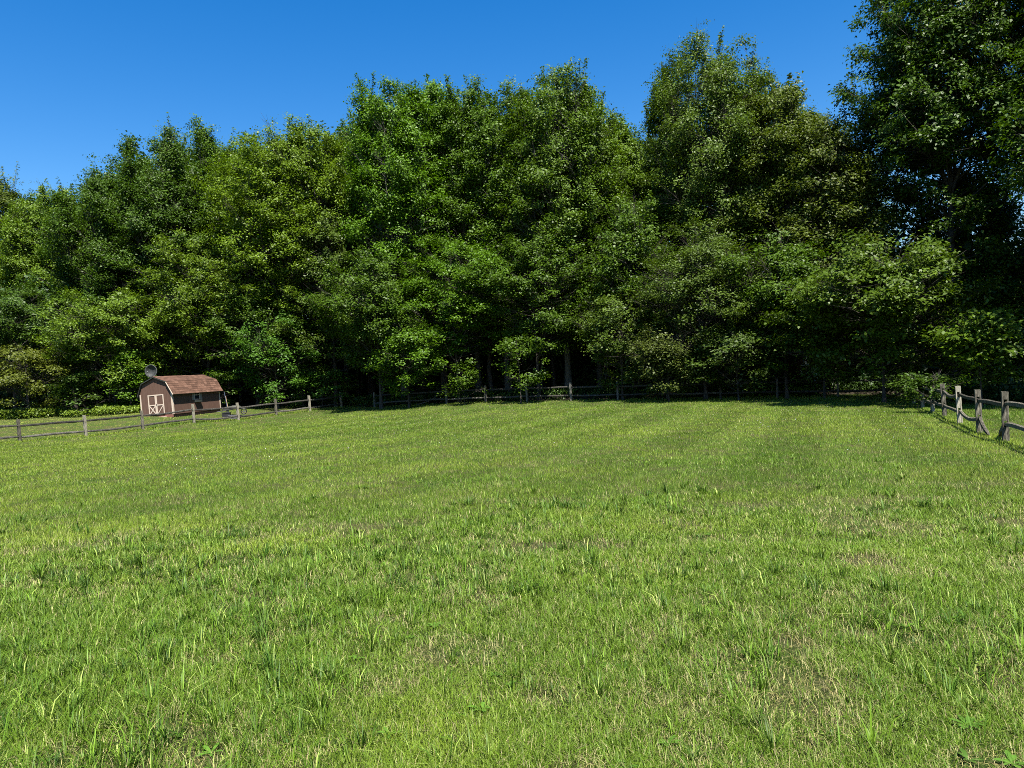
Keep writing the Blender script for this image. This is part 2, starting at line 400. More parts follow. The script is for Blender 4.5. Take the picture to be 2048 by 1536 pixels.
# broadleaf weeds (rosettes) scattered in the foreground
def rosettes(n, D0, D1, size):
    V = []; Q = []; C = []; o = 0
    x, y = sample_zone(n, D0, D1)
    for i in range(n):
        m_ = random.randint(5, 10); a0 = random.random()*6; z0 = gz1(x[i], y[i]); s = size*random.uniform(.6, 1.2)
        base = np.array([.065,.14,.015])*random.uniform(.7, 1.25)
        for k in range(m_):
            a = a0+k*2.4+random.uniform(-.3,.3); L = s*random.uniform(.6, 1.1); W = L*random.uniform(.22,.34); up = random.uniform(.15,.75)
            d = np.array([math.cos(a), math.sin(a), 0]); r = np.array([-d[1], d[0], 0])
            for j, (t, ww) in enumerate(((0,.12),(.3,.75),(.6,1),(.85,.65),(1,.05))):
                c = np.array([x[i], y[i], z0]) + d*L*t + np.array([0,0,L*(up*t-.55*up*t*t)+.012])
                V += [c-r*W*ww/2+[0,0,.12*W*ww], c, c+r*W*ww/2+[0,0,.12*W*ww]]
            for j in range(4):
                b0 = o+j*3; Q += [(b0,b0+1,b0+4,b0+3),(b0+1,b0+2,b0+5,b0+4)]; C += [base*random.uniform(.85,1.15)]*2
            o += 15
    return np_mesh('broadleaf_weeds', np.array(V), [np.array(Q)], tint=np.array(C), smooth=True)
o = link_mesh('broadleaf_weeds', rosettes(220, 2.2, 11, .06), M_grass)
tag(o, 'low broad-leaved weeds growing through the grass', 'weeds', kind='stuff')
# white clover heads
n = 450; x, y = sample_zone(n, 20, 46, .55); k = keep(x, y) & (fbm(x, y, 5, 21) > .5); x, y = x[k], y[k]; n = len(x); z = gz(x, y)+.075; s = .008+.005*_rg.random(n)
oc = np.array([[1,0,0],[0,1,0],[-1,0,0],[0,-1,0],[0,0,1],[0,0,-1]])
V = np.c_[x, y, z][:,None,:] + oc[None]*s[:,None,None]; b = np.arange(n)*6
Fq = np.concatenate([np.c_[b+i, b+(i+1)%4, b+4] for i in range(4)] + [np.c_[b+(i+1)%4, b+i, b+5] for i in range(4)])
o = link_mesh('clover_flowers', np_mesh('clover_flowers', V.reshape(-1,3), [Fq]), M_white)
tag(o, 'tiny white clover heads dotted over the field', 'flowers', kind='stuff')

# ------------------------------------------------------------------ trees
def unit(v): return v/np.maximum(np.linalg.norm(v, axis=-1, keepdims=True), 1e-9)
def tube_np(paths, radii, sides):
    """paths (n,k,3) radii (n,k) -> V, quads"""
    n, k, _ = paths.shape
    d = np.empty_like(paths); d[:,1:-1] = paths[:,2:]-paths[:,:-2]; d[:,0] = paths[:,1]-paths[:,0]; d[:,-1] = paths[:,-1]-paths[:,-2]
    d = unit(d); ref = np.where(np.abs(d[...,2:]) < .9, np.array([0,0,1.]), np.array([1.,0,0]))
    r = unit(np.cross(d, ref)); u = np.cross(r, d)
    a = np.arange(sides)*2*math.pi/sides
    V = paths[:,:,None,:] + radii[:,:,None,None]*(r[:,:,None,:]*np.cos(a)[None,None,:,None] + u[:,:,None,:]*np.sin(a)[None,None,:,None])
    base = (np.arange(n)[:,None,None]*k + np.arange(k-1)[None,:,None])*sides
    j = np.arange(sides)[None,None,:]; j2 = (j+1) % sides
    Q = np.stack([base+j, base+j2, base+sides+j2, base+sides+j], -1).reshape(-1, 4)
    return V.reshape(-1, 3), Q

def make_leaves(rng, c, nrm, size, droop=.25, aspect=.6):
    n = len(c); nrm = unit(nrm)
    t = rng.normal(size=(n,3)); t[:,2] -= droop; t = t-(t*nrm).sum(1, keepdims=True)*nrm; t = unit(t); s = np.cross(nrm, t)
    L = size*(.6+.8*rng.random((n,1))); W = L*aspect*(.8+.4*rng.random((n,1)))
    V = np.empty((n,4,3)); V[:,0] = c; V[:,1] = c+t*L*.45+s*W*.5+nrm*W*.16; V[:,2] = c+t*L-nrm*L*.12; V[:,3] = c+t*L*.45-s*W*.5+nrm*W*.16
    b = np.arange(n)*4
    return V.reshape(-1,3), np.c_[b, b+1, b+2, b+3]

def gen_tree(seed, H, R, h0=.18, prims=58, leaders=3, leaf=.175, lpc=13, up=1.0, low=.1, peak=.38, sig=.27, dens=1.0, trunk_r=None, aspect=.6, droopy=.25, topw=.25, lean=0.0, gap=-.01, shoots=1.0):
    rng = np.random.default_rng(seed)
    tr = trunk_r or H*.0105
    ts = np.linspace(0, 1, 11); wob = np.cumsum(rng.normal(0, .012, (11,2))*H*.35, 0)*ts[:,None]
    trunk = np.c_[wob[:,0]+lean*H*ts, wob[:,1], ts*H*.95]
    Ls = [(trunk, tr*(1-ts*.93))]
    for j in range(leaders-1):
        i0 = rng.integers(3, 6); az = 2*math.pi*(j+rng.random()*.6)/max(leaders-1,1); ro = R*rng.uniform(.3,.62); zt = H*rng.uniform(.84,.99)
        p0 = trunk[i0]; p1 = np.array([math.cos(az)*ro+lean*H, math.sin(az)*ro, zt]); s = np.linspace(0,1,8)[:,None]
        path = p0+(p1-p0)*s + np.array([math.cos(az),math.sin(az),0])*ro*.5*np.sin(s*math.pi)*(1-s*.3) + rng.normal(0,.06,(8,3))*s
        r0 = tr*(1-ts[i0]*.93)*.72
        Ls.append((path, r0*(1-.9*s[:,0])))
    def env(z):
        t = np.clip((z/H-h0)/(1-h0), 0, 1)
        lowp = low+(1-low)*np.clip(t/peak, 0, 1)**.6; hi = 1-(1-topw)*np.clip((t-peak)/(1-peak), 0, 1)**1.5
        return R*np.minimum(lowp, hi)*np.where(t > .985, .6, 1)
    P0=[]; A=[]; E=[]; LL=[]; RR=[]; k = 0
    for li, (path, rr_) in enumerate(Ls):
        z0, z1 = path[0,2], path[-1,2]; zs = max(h0*H, z0+.5)
        cnt = int(prims*(z1-zs)/(H*(1-h0))*(1 if li == 0 else .75))
        for i in range(cnt):
            z = zs+(z1-zs)*((i+rng.random())/cnt)**.9
            f = np.interp(z, path[:,2], np.arange(len(path))); i0 = min(int(f), len(path)-2); p = path[i0]+(path[i0+1]-path[i0])*(f-i0)
            az = k*2.399+rng.normal(0,.35); k += 1
            if li: # side leaders branch outward
                oa = math.atan2(path[-1,1], path[-1,0]); az = oa+((az-oa+math.pi) % (2*math.pi)-math.pi)*.75
            t = (z/H-h0)/(1-h0); off = math.hypot(p[0]-lean*z, p[1])
            L = max(float(env(np.array([z]))[0])*rng.uniform(.6,1.12)-off*.55, .8+.4*rng.random())
            P0.append(p); A.append(az); E.append(rad(((2+72*max(t,0)**.8)*(.55+.45*up))+rng.normal(0,9))); LL.append(L); RR.append(float(np.interp(z, path[:,2], rr_))*.42)
        P0.append(path[-1]); A.append(rng.random()*6.28); E.append(rad(82)); LL.append(H*.05+.3); RR.append(rr_[-1])
    P0=np.array(P0); A=np.array(A); E=np.array(E); LL=np.array(LL); RR=np.clip(np.array(RR), .012, .12)
    hd = np.c_[np.cos(A), np.sin(A), 0*A]; s = np.linspace(0,1,6)
    prim = P0[:,None] + hd[:,None]*(LL*np.cos(E))[:,None,None]*s[None,:,None] + np.array([0,0,1])*(LL[:,None]*(np.sin(E)[:,None]*s+.16*s*s))[...,None]
    prim += np.cumsum(rng.normal(0,.035,prim.shape)*LL[:,None,None]*.35, 1)*s[None,:,None]
    prad = RR[:,None]*(1-.85*s)
    # secondaries
    ns = np.clip((LL*2.4*dens).astype(int)+2, 3, 16); idx = np.repeat(np.arange(len(LL)), ns); m_ = len(idx)
    ss = .15+.85*rng.random(m_)**.75; fi = ss*5; i0 = np.minimum(fi.astype(int), 4); fr = (fi-i0)[:,None]
    q0 = prim[idx,i0]*(1-fr)+prim[idx,i0+1]*fr
    az2 = A[idx]+rng.choice([-1,1], m_)*rng.uniform(.45,1.25,m_); e2 = E[idx]*.65+rng.normal(.12,.25,m_)
    l2 = LL[idx]*rng.uniform(.22,.48,m_)*(1.2-.75*ss)+.45
    d2 = np.c_[np.cos(az2)*np.cos(e2), np.sin(az2)*np.cos(e2), np.sin(e2)]
    s3 = np.array([0,.5,1.]); sec = q0[:,None]+d2[:,None]*l2[:,None,None]*s3[None,:,None]; sec[:,2,2] += .06*l2
    srad = (.006+.006*l2)[:,None]*np.array([1,.7,.3])
    # twig clusters
    nc = np.clip((l2/.36).astype(int)+1, 2, 7); ci = np.repeat(np.arange(m_), nc); sc = .25+.85*rng.random(len(ci))
    cc = q0[ci]+d2[ci]*(l2[ci]*sc)[:,None] + rng.normal(0,.16,(len(ci),3))*np.array([1,1,.5])
    # also along ends of primaries
    pi_ = np.repeat(np.arange(len(LL)), 5); sp = .55+.5*rng.random(len(pi_)); fi = np.minimum(sp,1)*5; i0 = np.minimum(fi.astype(int),4)
    pc = prim[pi_,i0]+(prim[pi_,i0+1]-prim[pi_,i0])*(sp*5-i0)[:,None]; cc = np.concatenate([cc, pc])
    # foliage gathers in lumps with hollows between them
    A3 = rng.normal(0, 1, (6,3)); A3 = A3/np.linalg.norm(A3, axis=1, keepdims=True)*(2*math.pi/rng.uniform(1.1, 3.2, (6,1))); A3[:,2] *= 1.1
    lump = np.sin(cc @ A3.T + rng.random(6)*6.28).sum(1)/6
    cc = cc[lump > gap + rng.normal(0, .05, len(cc))]
    cn = rng.normal(0, 1, (len(cc),3))
    # upright leafy shoots near the top break up the outline
    hi_ = np.where(prim[:,-1,2] > .6*H)[0]; nsh = int((14+H*2.2)*shoots); hp = rng.choice(hi_, nsh); fi_ = rng.integers(2, 6, nsh); sp0 = prim[hp, fi_]
    sl = rng.uniform(.6, 2.3, nsh)*min(1, H/14); kk = 9; st_ = np.linspace(.05, 1, kk)
    sh = sp0[:,None]+np.c_[np.cos(A[hp])*.28, np.sin(A[hp])*.28, np.ones(nsh)][:,None]*(sl[:,None]*st_)[...,None]
    shc = sh.reshape(-1, 3); wsh = np.tile(1.05-.75*st_, nsh)
    cl = rng.poisson(lpc*1.55, len(cc)); li = np.repeat(np.arange(len(cc)), cl); n = len(li)
    pos = cc[li]+rng.normal(0,1,(n,3))*np.array([sig,sig,sig*.62])
    ls = np.repeat(np.arange(len(shc)), 8); ps = shc[ls]+rng.normal(0,.14,(len(ls),3))*wsh[ls][:,None]
    pos = np.concatenate([pos, ps]); cn = np.concatenate([cn, np.zeros((1,3))]); li = np.concatenate([li, np.full(len(ps), len(cn)-1)]); n = len(pos)
    outw = pos-np.array([0,0,0]); outw[:,2] = 0; outw = unit(outw)
    nrm = np.array([0,0,1.])*.75+outw*.45+cn[li]*.25+rng.normal(0,.36,(n,3))
    LV, LQ = make_leaves(rng, pos, nrm, leaf, droopy, aspect)
    ctint = rng.random(len(cn)); tint = np.clip(.45*ctint[li]+.32*rng.random(n)+.15*(rng.random(n) < .12)+.1, 0, 1)
    tV, tQ = [], []; off = 0
    for path, r_ in Ls:
        v, q = tube_np(path[None], np.maximum(r_,.01)[None], 9 if off == 0 else 6)
        if off == 0: v[:9,:2] = path[0,:2]+(v[:9,:2]-path[0,:2])*1.5
        tV.append(v); tQ.append(q+off); off += len(v)
    bV, bQ = tube_np(prim, prad, 4); b2, q2 = tube_np(np.concatenate([sec, np.stack([sp0, sh[:,4], sh[:,8]], 1)]), np.concatenate([srad, np.tile([.014,.009,.004], (nsh,1))]), 3)
    zk = np.percentile(LV[:,2], 99.9); fz = H/zk
    LV[:,2] *= fz; bV[:,2] *= fz; b2[:,2] *= fz
    for v in tV: v[:,2] *= fz
    return (np_mesh('trunk', np.concatenate(tV), [np.concatenate(tQ)], smooth=True),
            np_mesh('branches', np.concatenate([bV,b2]), [np.concatenate([bQ, q2+len(bV)])]),
            np_mesh('crown', LV, [LQ], tint=tint))
NL = 0
def plant(name, px, py, D, wpx, label, col, seed, cat='tree', group=None, xoff=0, mat=None, bark=None, hs=1.0, **kw):
    global NL
    top = P(px, py, D); x = top[0]+xoff; z = gz1(x, D)-.05; H = (top[2]-z)*hs; R = wpx/FPX*D/2
    t, b, c = gen_tree(seed, H, R, **kw)
    root = empty(name, (x, D, z), rz=0); tag(root, label, cat, group)
    link_mesh('trunk', t, bark or M_bark, root); link_mesh('branches', b, bark or M_bark, root)
    o = link_mesh('crown', c, mat or M_leaf, root); o.color = (col[0]*.76, col[1]*.79, col[2]*.34, 1); NL += len(c.polygons)
    return root
G_edge = 'tall trees along the edge of the woods'; G_low = 'small trees and saplings in front of the tall woods'
DK=(.052,.10,.014); MD=(.068,.125,.014); BR=(.083,.165,.012); YL=(.105,.165,.013); GY=(.082,.128,.036); OL=(.078,.108,.024); LT=(.11,.175,.03)
# tall row, left to right
tall = [
 ('deciduous_tree',   5, 352, 76, 150, 'dark olive rounded tree top at the far left end of the woods', OL, dict(leaders=4,topw=.5)),
 ('deciduous_tree',  62, 384, 68, 130, 'pale green spiky tree beside the olive one at the left end of the woods', LT, dict(leaders=4)),
 ('deciduous_tree', 132, 376, 69, 120, 'light green slim tree in the low dip of the skyline at left', LT, dict(leaders=3)),
 ('deciduous_tree', 218, 330, 62, 190, 'dark green tree whose crown steps up above the brown shed toward the left', DK, dict(leaders=3)),
 ('deciduous_tree', 318, 262, 61, 190, 'tall dark green tree directly above the brown shed', DK, dict(leaders=4,prims=66)),
 ('deciduous_tree', 408, 244, 63, 170, 'dark green tree with a narrow top just right of the one above the shed', MD, dict(leaders=3,topw=.4,prims=66)),
 ('deciduous_tree', 492, 292, 61, 150, 'small yellowish tree top tucked beside the broad yellow-green tree', YL, dict(leaders=3,topw=.5)),
 ('deciduous_tree', 570, 246, 58, 240, 'broad yellow-green tree in the skyline right of the shed', YL, dict(leaders=5,topw=.55,prims=70)),
 ('deciduous_tree', 662, 258, 60, 150, 'slender grey-green tree between the yellow-green and the bright green crowns', GY, dict(leaders=3,topw=.45)),
 ('deciduous_tree', 775, 165, 57, 180, 'tall bright green tree with a wide flat spiky top left of the middle', BR, dict(leaders=5,topw=.5,prims=72)),
 ('deciduous_tree', 855, 158, 59, 150, 'bright green tree fused to the right side of the flat topped one', BR, dict(leaders=4,topw=.45)),
 ('deciduous_tree', 925, 168, 58, 140, 'mid green tree with several upright spires at the middle of the woods', MD, dict(leaders=4,topw=.4)),
 ('deciduous_tree', 985, 160, 57, 150, 'mid green narrow tree with the highest spires at the middle', MD, dict(leaders=4,topw=.4,prims=70)),
 ('deciduous_tree',1105, 140, 54, 200, 'light green tree with one thin shoot poking above its feathery top', (.08,.135,.022), dict(leaders=4,topw=.5,prims=74,up=.85)),
 ('deciduous_tree',1172, 172, 55, 120, 'light green tree with feathery boughs reaching right into the blue sky gap', (.08,.13,.022), dict(leaders=3,topw=.6,up=.75)),
 ('deciduous_tree',1245, 238, 62, 120, 'pale tree top in the low skyline notch left of the tallest grey-green tree', LT, dict(leaders=3)),
 ('deciduous_tree',1418,  80, 51, 225, 'tallest dome shaped grey-green tree right of the middle', GY, dict(leaders=6,topw=.42,prims=92,leaf=.15,lpc=14)),
 ('deciduous_tree',1345, 130, 54, 110, 'grey-green shoulder tree leaning on the left side of the tallest one', GY, dict(leaders=4,topw=.4)),
 ('deciduous_tree',1560, 152, 48, 190, 'grey-green tree with a blunt dark top right of the tallest one', OL, dict(leaders=5,topw=.5,prims=70)),
 ('deciduous_tree',1648, 232, 45, 150, 'shorter olive green tree touching the left edge of the big overhanging tree', (.07,.095,.025), dict(leaders=4,topw=.5)),
]
TCOUNT = 0
for i, (nm, px, py, D, w, lab, col, kw) in enumerate(tall):
    k2 = dict(h0=.14, prims=66, lpc=15, sig=.27, shoots=1.5); k2.update(kw); k2['leaders'] = k2.get('leaders', 3)+2; k2['topw'] = k2.get('topw', .3)*.85
    if 740 < px < 1650: D -= 1.8
    plant(nm, px, py, D, w*1.35, lab, col, 100+i, group=G_edge, bark=(M_bark_pale if i in (9,12,13) else M_bark), **k2)
# second row glimpsed between and above the first: four tree forms, copied and scaled
G_back = 'second row of trees behind the tall ones'
protos = []
back = [(28,405,77,'green tree top just behind the far left olive crown'),(178,368,70,'tree top peeping between the light green dip and the dark green step'),(268,305,70,'tree top behind and left of the one above the shed'),
 (362,282,70,'tree top in the notch above the right end of the shed'),(455,282,69,'tree top left behind the small yellowish top'),(612,272,67,'tree top between the yellow-green tree and the slender grey-green one'),
 (712,238,66,'tree top filling the slope up to the flat topped bright tree'),(815,188,66,'tree top behind the two fused bright green crowns'),(893,205,66,'tree top in the notch left of the spired trees'),
 (1040,178,64,'tree top between the highest spires and the feathery light tree'),(1140,190,63,'tree top behind the feathery boughs by the blue gap'),(1215,290,66,'dim tree top low in the blue gap right of the feathery tree'),
 (1300,250,62,'tree top behind the left shoulder of the tallest tree'),(1490,150,60,'tree top behind the right side of the tallest tree'),(1618,222,56,'tree top behind the olive tree beside the big overhanging one'),(1690,300,54,'dim tree top between the olive tree and the huge one')]
rb = random.Random(9)
for i, (px, py, D, lab) in enumerate(back):
    if len(protos) < 4:
        protos.append(gen_tree(700+len(protos), 20.0, 4.6, h0=.14, prims=66, lpc=15, sig=.32, leaders=4, topw=.5, leaf=.17, gap=-.12))
    t_, b_, c_ = protos[i % 4]
    top = P(px, py, D); z = gz1(top[0], D)-.05; sc = (top[2]-z)/20.0
    root = empty('deciduous_tree', (top[0], D, z), rz=rb.random()*6.28); root.scale = (sc*rb.uniform(.95,1.15),)*2+(sc,); tag(root, lab, 'tree', G_back)
    link_mesh('trunk', t_, M_bark, root); link_mesh('branches', b_, M_bark, root); o = link_mesh('crown', c_, M_leaf, root)
    k_ = rb.uniform(.85, 1.15); o.color = (.045*k_, .085*k_, .009, 1)
# front layer
low_ = [
 ( 50, 690, 52, 170, 'yellowish green bushy shrub at the far left above the pale weeds', (.1,.12,.025), 'shrub', dict(h0=.02,prims=34,leaders=3,low=.6,topw=.5,lpc=13,up=.8)),
 (150, 748, 51.4, 90, 'low leafy shrub between the yellowish bush and the shed', (.06,.11,.03), 'shrub', dict(h0=.02,prims=20,leaders=2,low=.6,topw=.5,lpc=12,up=.8)),
 ( 40, 560, 58, 210, 'dark green small tree behind the yellowish shrub at the far left', DK, 'tree', dict(h0=.1)),
 (215, 568, 54, 230, 'light green young tree with drooping layered sprays left of the shed', (.125,.195,.035), 'tree', dict(h0=.05,up=.45,peak=.5,topw=.55,prims=60)),
 (255, 700, 52.5, 110, 'bright low sapling directly left of the shed wall', BR, 'sapling', dict(h0=.03,low=.5,prims=26,leaders=2)),
 (400, 478, 58, 260, 'yellow-green mid height tree behind the shed roof', YL, 'tree', dict(up=.6,topw=.55,prims=64)),
 (500, 560, 57, 190, 'dark green tree standing behind the broad leafy one right of the shed', MD, 'tree', dict(up=.6,topw=.5)),
 (545, 625, 55.5, 170, 'bright green leafy small tree right of the shed beyond the fence', (.07,.16,.03), 'tree', dict(h0=.03,up=.5,low=.5,topw=.55)),
 (640, 725, 56.5, 130, 'bright low bush behind the last posts of the left fence', (.075,.165,.035), 'bush', dict(h0=.02,low=.7,prims=26,leaders=2,topw=.6)),
 (440, 735, 55, 90, 'dark leafy bush behind the shed’s right corner'.replace('’',"'"), MD, 'bush', dict(h0=.02,low=.7,prims=20,leaders=2,topw=.6)),
 (650, 420, 57, 210, 'grey-green mid height tree under the slender one', GY, 'tree', dict(topw=.5)),
 (745, 500, 55, 200, 'mid green lower tree left of the dark hollow in the woods', MD, 'tree', dict(h0=.2,up=.6,topw=.5)),
 (808, 640, 53.5, 150, 'bright green maple sapling at the left of the dark hollow', BR, 'sapling', dict(h0=.12,up=.6,topw=.6,prims=34,leaders=3)),
 (900, 470, 54.5, 210, 'green tree filling the middle of the woods under the spired tops', BR, 'tree', dict(h0=.32,up=.6,topw=.5)),
 (1060, 440, 52.5, 220, 'dark green spreading tree over the middle of the dark hollow', MD, 'tree', dict(h0=.33,up=.6,topw=.55)),
 (1035, 668, 50, 80, 'thin bright sapling standing in the middle of the dark hollow', MD, 'sapling', dict(h0=.25,prims=16,leaders=1,up=.7,topw=.6)),
 (925, 718, 51.5, 60, 'tiny bright sapling just behind the back fence', MD, 'sapling', dict(h0=.15,prims=10,leaders=1,up=.7,topw=.6,trunk_r=.02)),
 (1235, 585, 48.5, 150, 'thin grey-green sapling tree at the right of the dark hollow', GY, 'tree', dict(h0=.12,up=.6,topw=.55,prims=44)),
 (1250, 400, 51, 190, 'mid green tree below the skyline notch', MD, 'tree', dict(h0=.25,topw=.5)),
 (1395, 432, 46.8, 250, 'rounded grey-green tree standing in front of the tallest one', GY, 'tree', dict(h0=.08,topw=.55,prims=74,leaf=.14,lpc=14)),
 (1330, 640, 46, 130, 'grey-green low tree leaning over the back fence', (.085,.11,.045), 'tree', dict(h0=.1,topw=.55,prims=36,leaf=.14)),
 (1560, 470, 44.5, 210, 'dark green tree left of the broad leaved one', MD, 'tree', dict(h0=.12,topw=.5)),
 (1470, 640, 44.8, 140, 'dark leafy small tree right of the rounded grey-green one', (.06,.10,.03), 'tree', dict(h0=.06,topw=.55,prims=34)),
]
for i, (px, py, D, w, lab, col, cat, kw) in enumerate(low_):
    k2 = dict(h0=.1, prims=54, lpc=14, sig=.24, leaders=4, low=.25, gap=.06, shoots=.5); k2.update(kw)
    nm = {'tree':'young_tree','shrub':'shrub','sapling':'sapling','bush':'bush'}[cat]
    if 700 < px < 1650: D -= 2.6
    col = tuple(c*.86 for c in col)
    if px > 1300: D -= 1.2
    plant(nm, px, py, D, w*1.25, lab, col, 300+i, cat=cat, group=G_low, **k2)
# big leaved near trees at right
big = dict(leaf=.22, aspect=.5, droopy=.9, mat=M_leaf_big)
G_big = 'large leaved trees overhanging the right side'
plant('deciduous_tree', 1880, -130, 41, 400, 'huge tree at the right whose open crown leaves the top of the frame', (.05,.095,.018), 501, group=G_big, h0=.2, prims=96, leaders=5, lpc=15, sig=.26, gap=.05, up=.55, topw=.6, trunk_r=.27, **big)
plant('deciduous_tree', 2180, -120, 36, 380, 'huge dark tree cut off by the right edge of the frame', (.05,.095,.022), 502, group=G_big, h0=.12, prims=88, leaders=4, lpc=16, sig=.27, gap=-.02, up=.6, topw=.6, trunk_r=.24, **big)
plant('young_tree', 1755, 470, 35, 350, 'broad large leaved tree with drooping tiers above the shaded lawn corner', (.066,.108,.016), 503, group=G_big, h0=.17, prims=80, leaders=5, lpc=12, sig=.27, gap=.04, up=.42, topw=.5, low=.5, peak=.45, **big)
plant('young_tree', 1955, 600, 31, 190, 'bright leafy bough tree hanging low behind the right fence', (.075,.125,.015), 504, group=G_big, h0=.3, prims=36, leaders=3, lpc=12, sig=.25, gap=.04, up=.4, topw=.6, **big)
plant('deciduous_tree', 2330, -60, 27, 520, 'tree mostly beyond the right edge whose boughs reach into the frame', (.06,.11,.018), 509, group=G_big, h0=.38, prims=80, leaders=4, lpc=8, sig=.36, up=.5, topw=.6, **big)
plant('young_tree', 1640, 580, 39.5, 200, 'olive leafy tree left of the broad drooping one', (.07,.11,.03), 505, group=G_big, h0=.24, prims=48, leaders=4, lpc=10, sig=.3, up=.5, topw=.6, **big)
plant('young_tree', 1925, 330, 43, 230, 'dark mid height tree in the shade between the two huge right hand trees', (.055,.095,.016), 507, group=G_big, h0=.08, prims=60, leaders=4, lpc=10, sig=.34, up=.6, topw=.6, **big)
plant('young_tree', 2065, 470, 39, 260, 'dark shaded small tree at the right edge beyond the fence', (.05,.09,.015), 508, group=G_big, h0=.06, prims=56, leaders=4, lpc=10, sig=.34, up=.5, topw=.6, low=.6, **big)
plant('shrub', 1832, 748, 31.5, 60, 'dark shrub in the shade behind the end of the right fence', (.05,.09,.02), 510, cat='shrub', group=G_low, h0=.02, prims=22, leaders=2, lpc=9, sig=.18, up=.7, topw=.7, low=.8, leaf=.13, trunk_r=.02)
plant('shrub', 1859, 742, 28.0, 30, 'leafy shrub swallowing the far end of the right fence', (.05,.095,.018), 506, cat='shrub', group=G_low, h0=.03, prims=16, leaders=2, lpc=8, sig=.16, up=.7, topw=.6, low=.5, leaf=.12, trunk_r=.02)
print('trees', NL, time.time()-T0)

# bare trunks standing in the dark hollow
rng = np.random.default_rng(77)
tk = [(760,54,.09,'thin dark trunk at the left of the hollow behind the back fence'),(905,54,.14,'dark trunk left of the sapling in the hollow'),(985,53,.2,'stout trunk with pale bark patches in the middle of the hollow'),
      (1018,51.6,.07,'thin pale-barked trunk right beside the stout one'),(1085,52,.12,'dark straight trunk right of the middle sapling'),(1135,50,.1,'slim trunk halfway along the hollow'),
      (1208,49,.09,'leaning slim trunk behind the pale fence post'),(1270,49,.14,'dark trunk at the right end of the hollow'),(1880,41,.2,'dark trunk under the huge right hand tree'),(1815,43,.15,'dark trunk in the deep shade of the lawn corner')]
for i, (px, D, r, lab) in enumerate(tk):
    D += 3; x = P(px, 790, D)[0]; z = gz1(x, D); s = np.linspace(0, 1, 9); Ht = 8+2*rng.random()
    path = np.c_[np.cumsum(rng.normal(0,.12,9)) + (1.6 if i == 6 else .2)*s, np.cumsum(rng.normal(0,.1,9)), s*Ht]; path[0,:2] = 0
    v, q = tube_np(path[None], (r*(1-.6*s))[None], 9)
    root = empty('bare_tree', (x, D, z-.05)); tag(root, lab, 'tree trunk', 'bare trunks in the dark hollow')
    v0, q0_ = v, q; nb = 12; A = rng.random(nb)*6.28; zz = .25+.7*rng.random(nb); st = np.array([[np.interp(a, s, path[:,0]), np.interp(a, s, path[:,1]), a*Ht] for a in zz]); s4 = np.linspace(0,1,4)
    L = rng.uniform(.8,2.4,nb); pr = st[:,None]+np.c_[np.cos(A),np.sin(A),.5+0*A][:,None]*(L[:,None]*s4)[...,None]
    v, q = tube_np(pr, np.clip(r*.22*(1-.8*s4), .006, 1)[None]*np.ones((nb,1)), 4)
    link_mesh('trunk', np_mesh('trunk', np.concatenate([v0, v]), [np.concatenate([q0_, q+len(v0)])], smooth=True), M_bark_pale if i == 3 else M_bark, root)

# deep wood behind: dense mass of leaves and stems
rng = np.random.default_rng(5)
def skyline(x): # height of the mass by lateral position
    return np.interp(x, [-80,-45,-30,-10,10,20,30,60], [11,11,12,15,14,11.5,9.5,10])
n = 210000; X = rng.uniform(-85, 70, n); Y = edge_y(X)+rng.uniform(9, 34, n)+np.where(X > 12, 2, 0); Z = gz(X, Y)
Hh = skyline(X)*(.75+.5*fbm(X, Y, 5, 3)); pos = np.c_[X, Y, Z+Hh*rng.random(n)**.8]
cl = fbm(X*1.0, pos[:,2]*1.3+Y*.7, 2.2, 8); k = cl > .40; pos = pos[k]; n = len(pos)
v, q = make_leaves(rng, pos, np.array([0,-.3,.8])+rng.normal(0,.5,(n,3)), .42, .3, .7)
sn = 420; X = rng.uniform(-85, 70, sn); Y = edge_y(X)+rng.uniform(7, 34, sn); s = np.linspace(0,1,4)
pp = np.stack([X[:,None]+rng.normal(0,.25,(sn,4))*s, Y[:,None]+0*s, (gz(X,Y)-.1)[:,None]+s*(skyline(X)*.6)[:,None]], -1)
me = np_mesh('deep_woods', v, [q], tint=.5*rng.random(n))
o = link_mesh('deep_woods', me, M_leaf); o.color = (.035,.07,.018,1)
tag(o, 'dense dark mass of woodland foliage far behind the tree line', 'woods', kind='stuff')
v, q = tube_np(pp, (rng.uniform(.06,.2,sn)[:,None]*(1-.6*s)), 6)
o = link_mesh('distant_trunks', np_mesh('distant_trunks', v, [q]), M_bark); tag(o, 'countless dim trunks deep inside the dark woods', 'woods', kind='stuff')

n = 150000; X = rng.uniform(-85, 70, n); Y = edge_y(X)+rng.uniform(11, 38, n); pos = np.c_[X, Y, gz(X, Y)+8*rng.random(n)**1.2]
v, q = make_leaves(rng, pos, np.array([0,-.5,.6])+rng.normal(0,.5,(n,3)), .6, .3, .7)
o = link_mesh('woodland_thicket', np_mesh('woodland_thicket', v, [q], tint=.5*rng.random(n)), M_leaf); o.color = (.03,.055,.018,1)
tag(o, 'dim thicket filling the back of the dark woods', 'woods', kind='stuff')

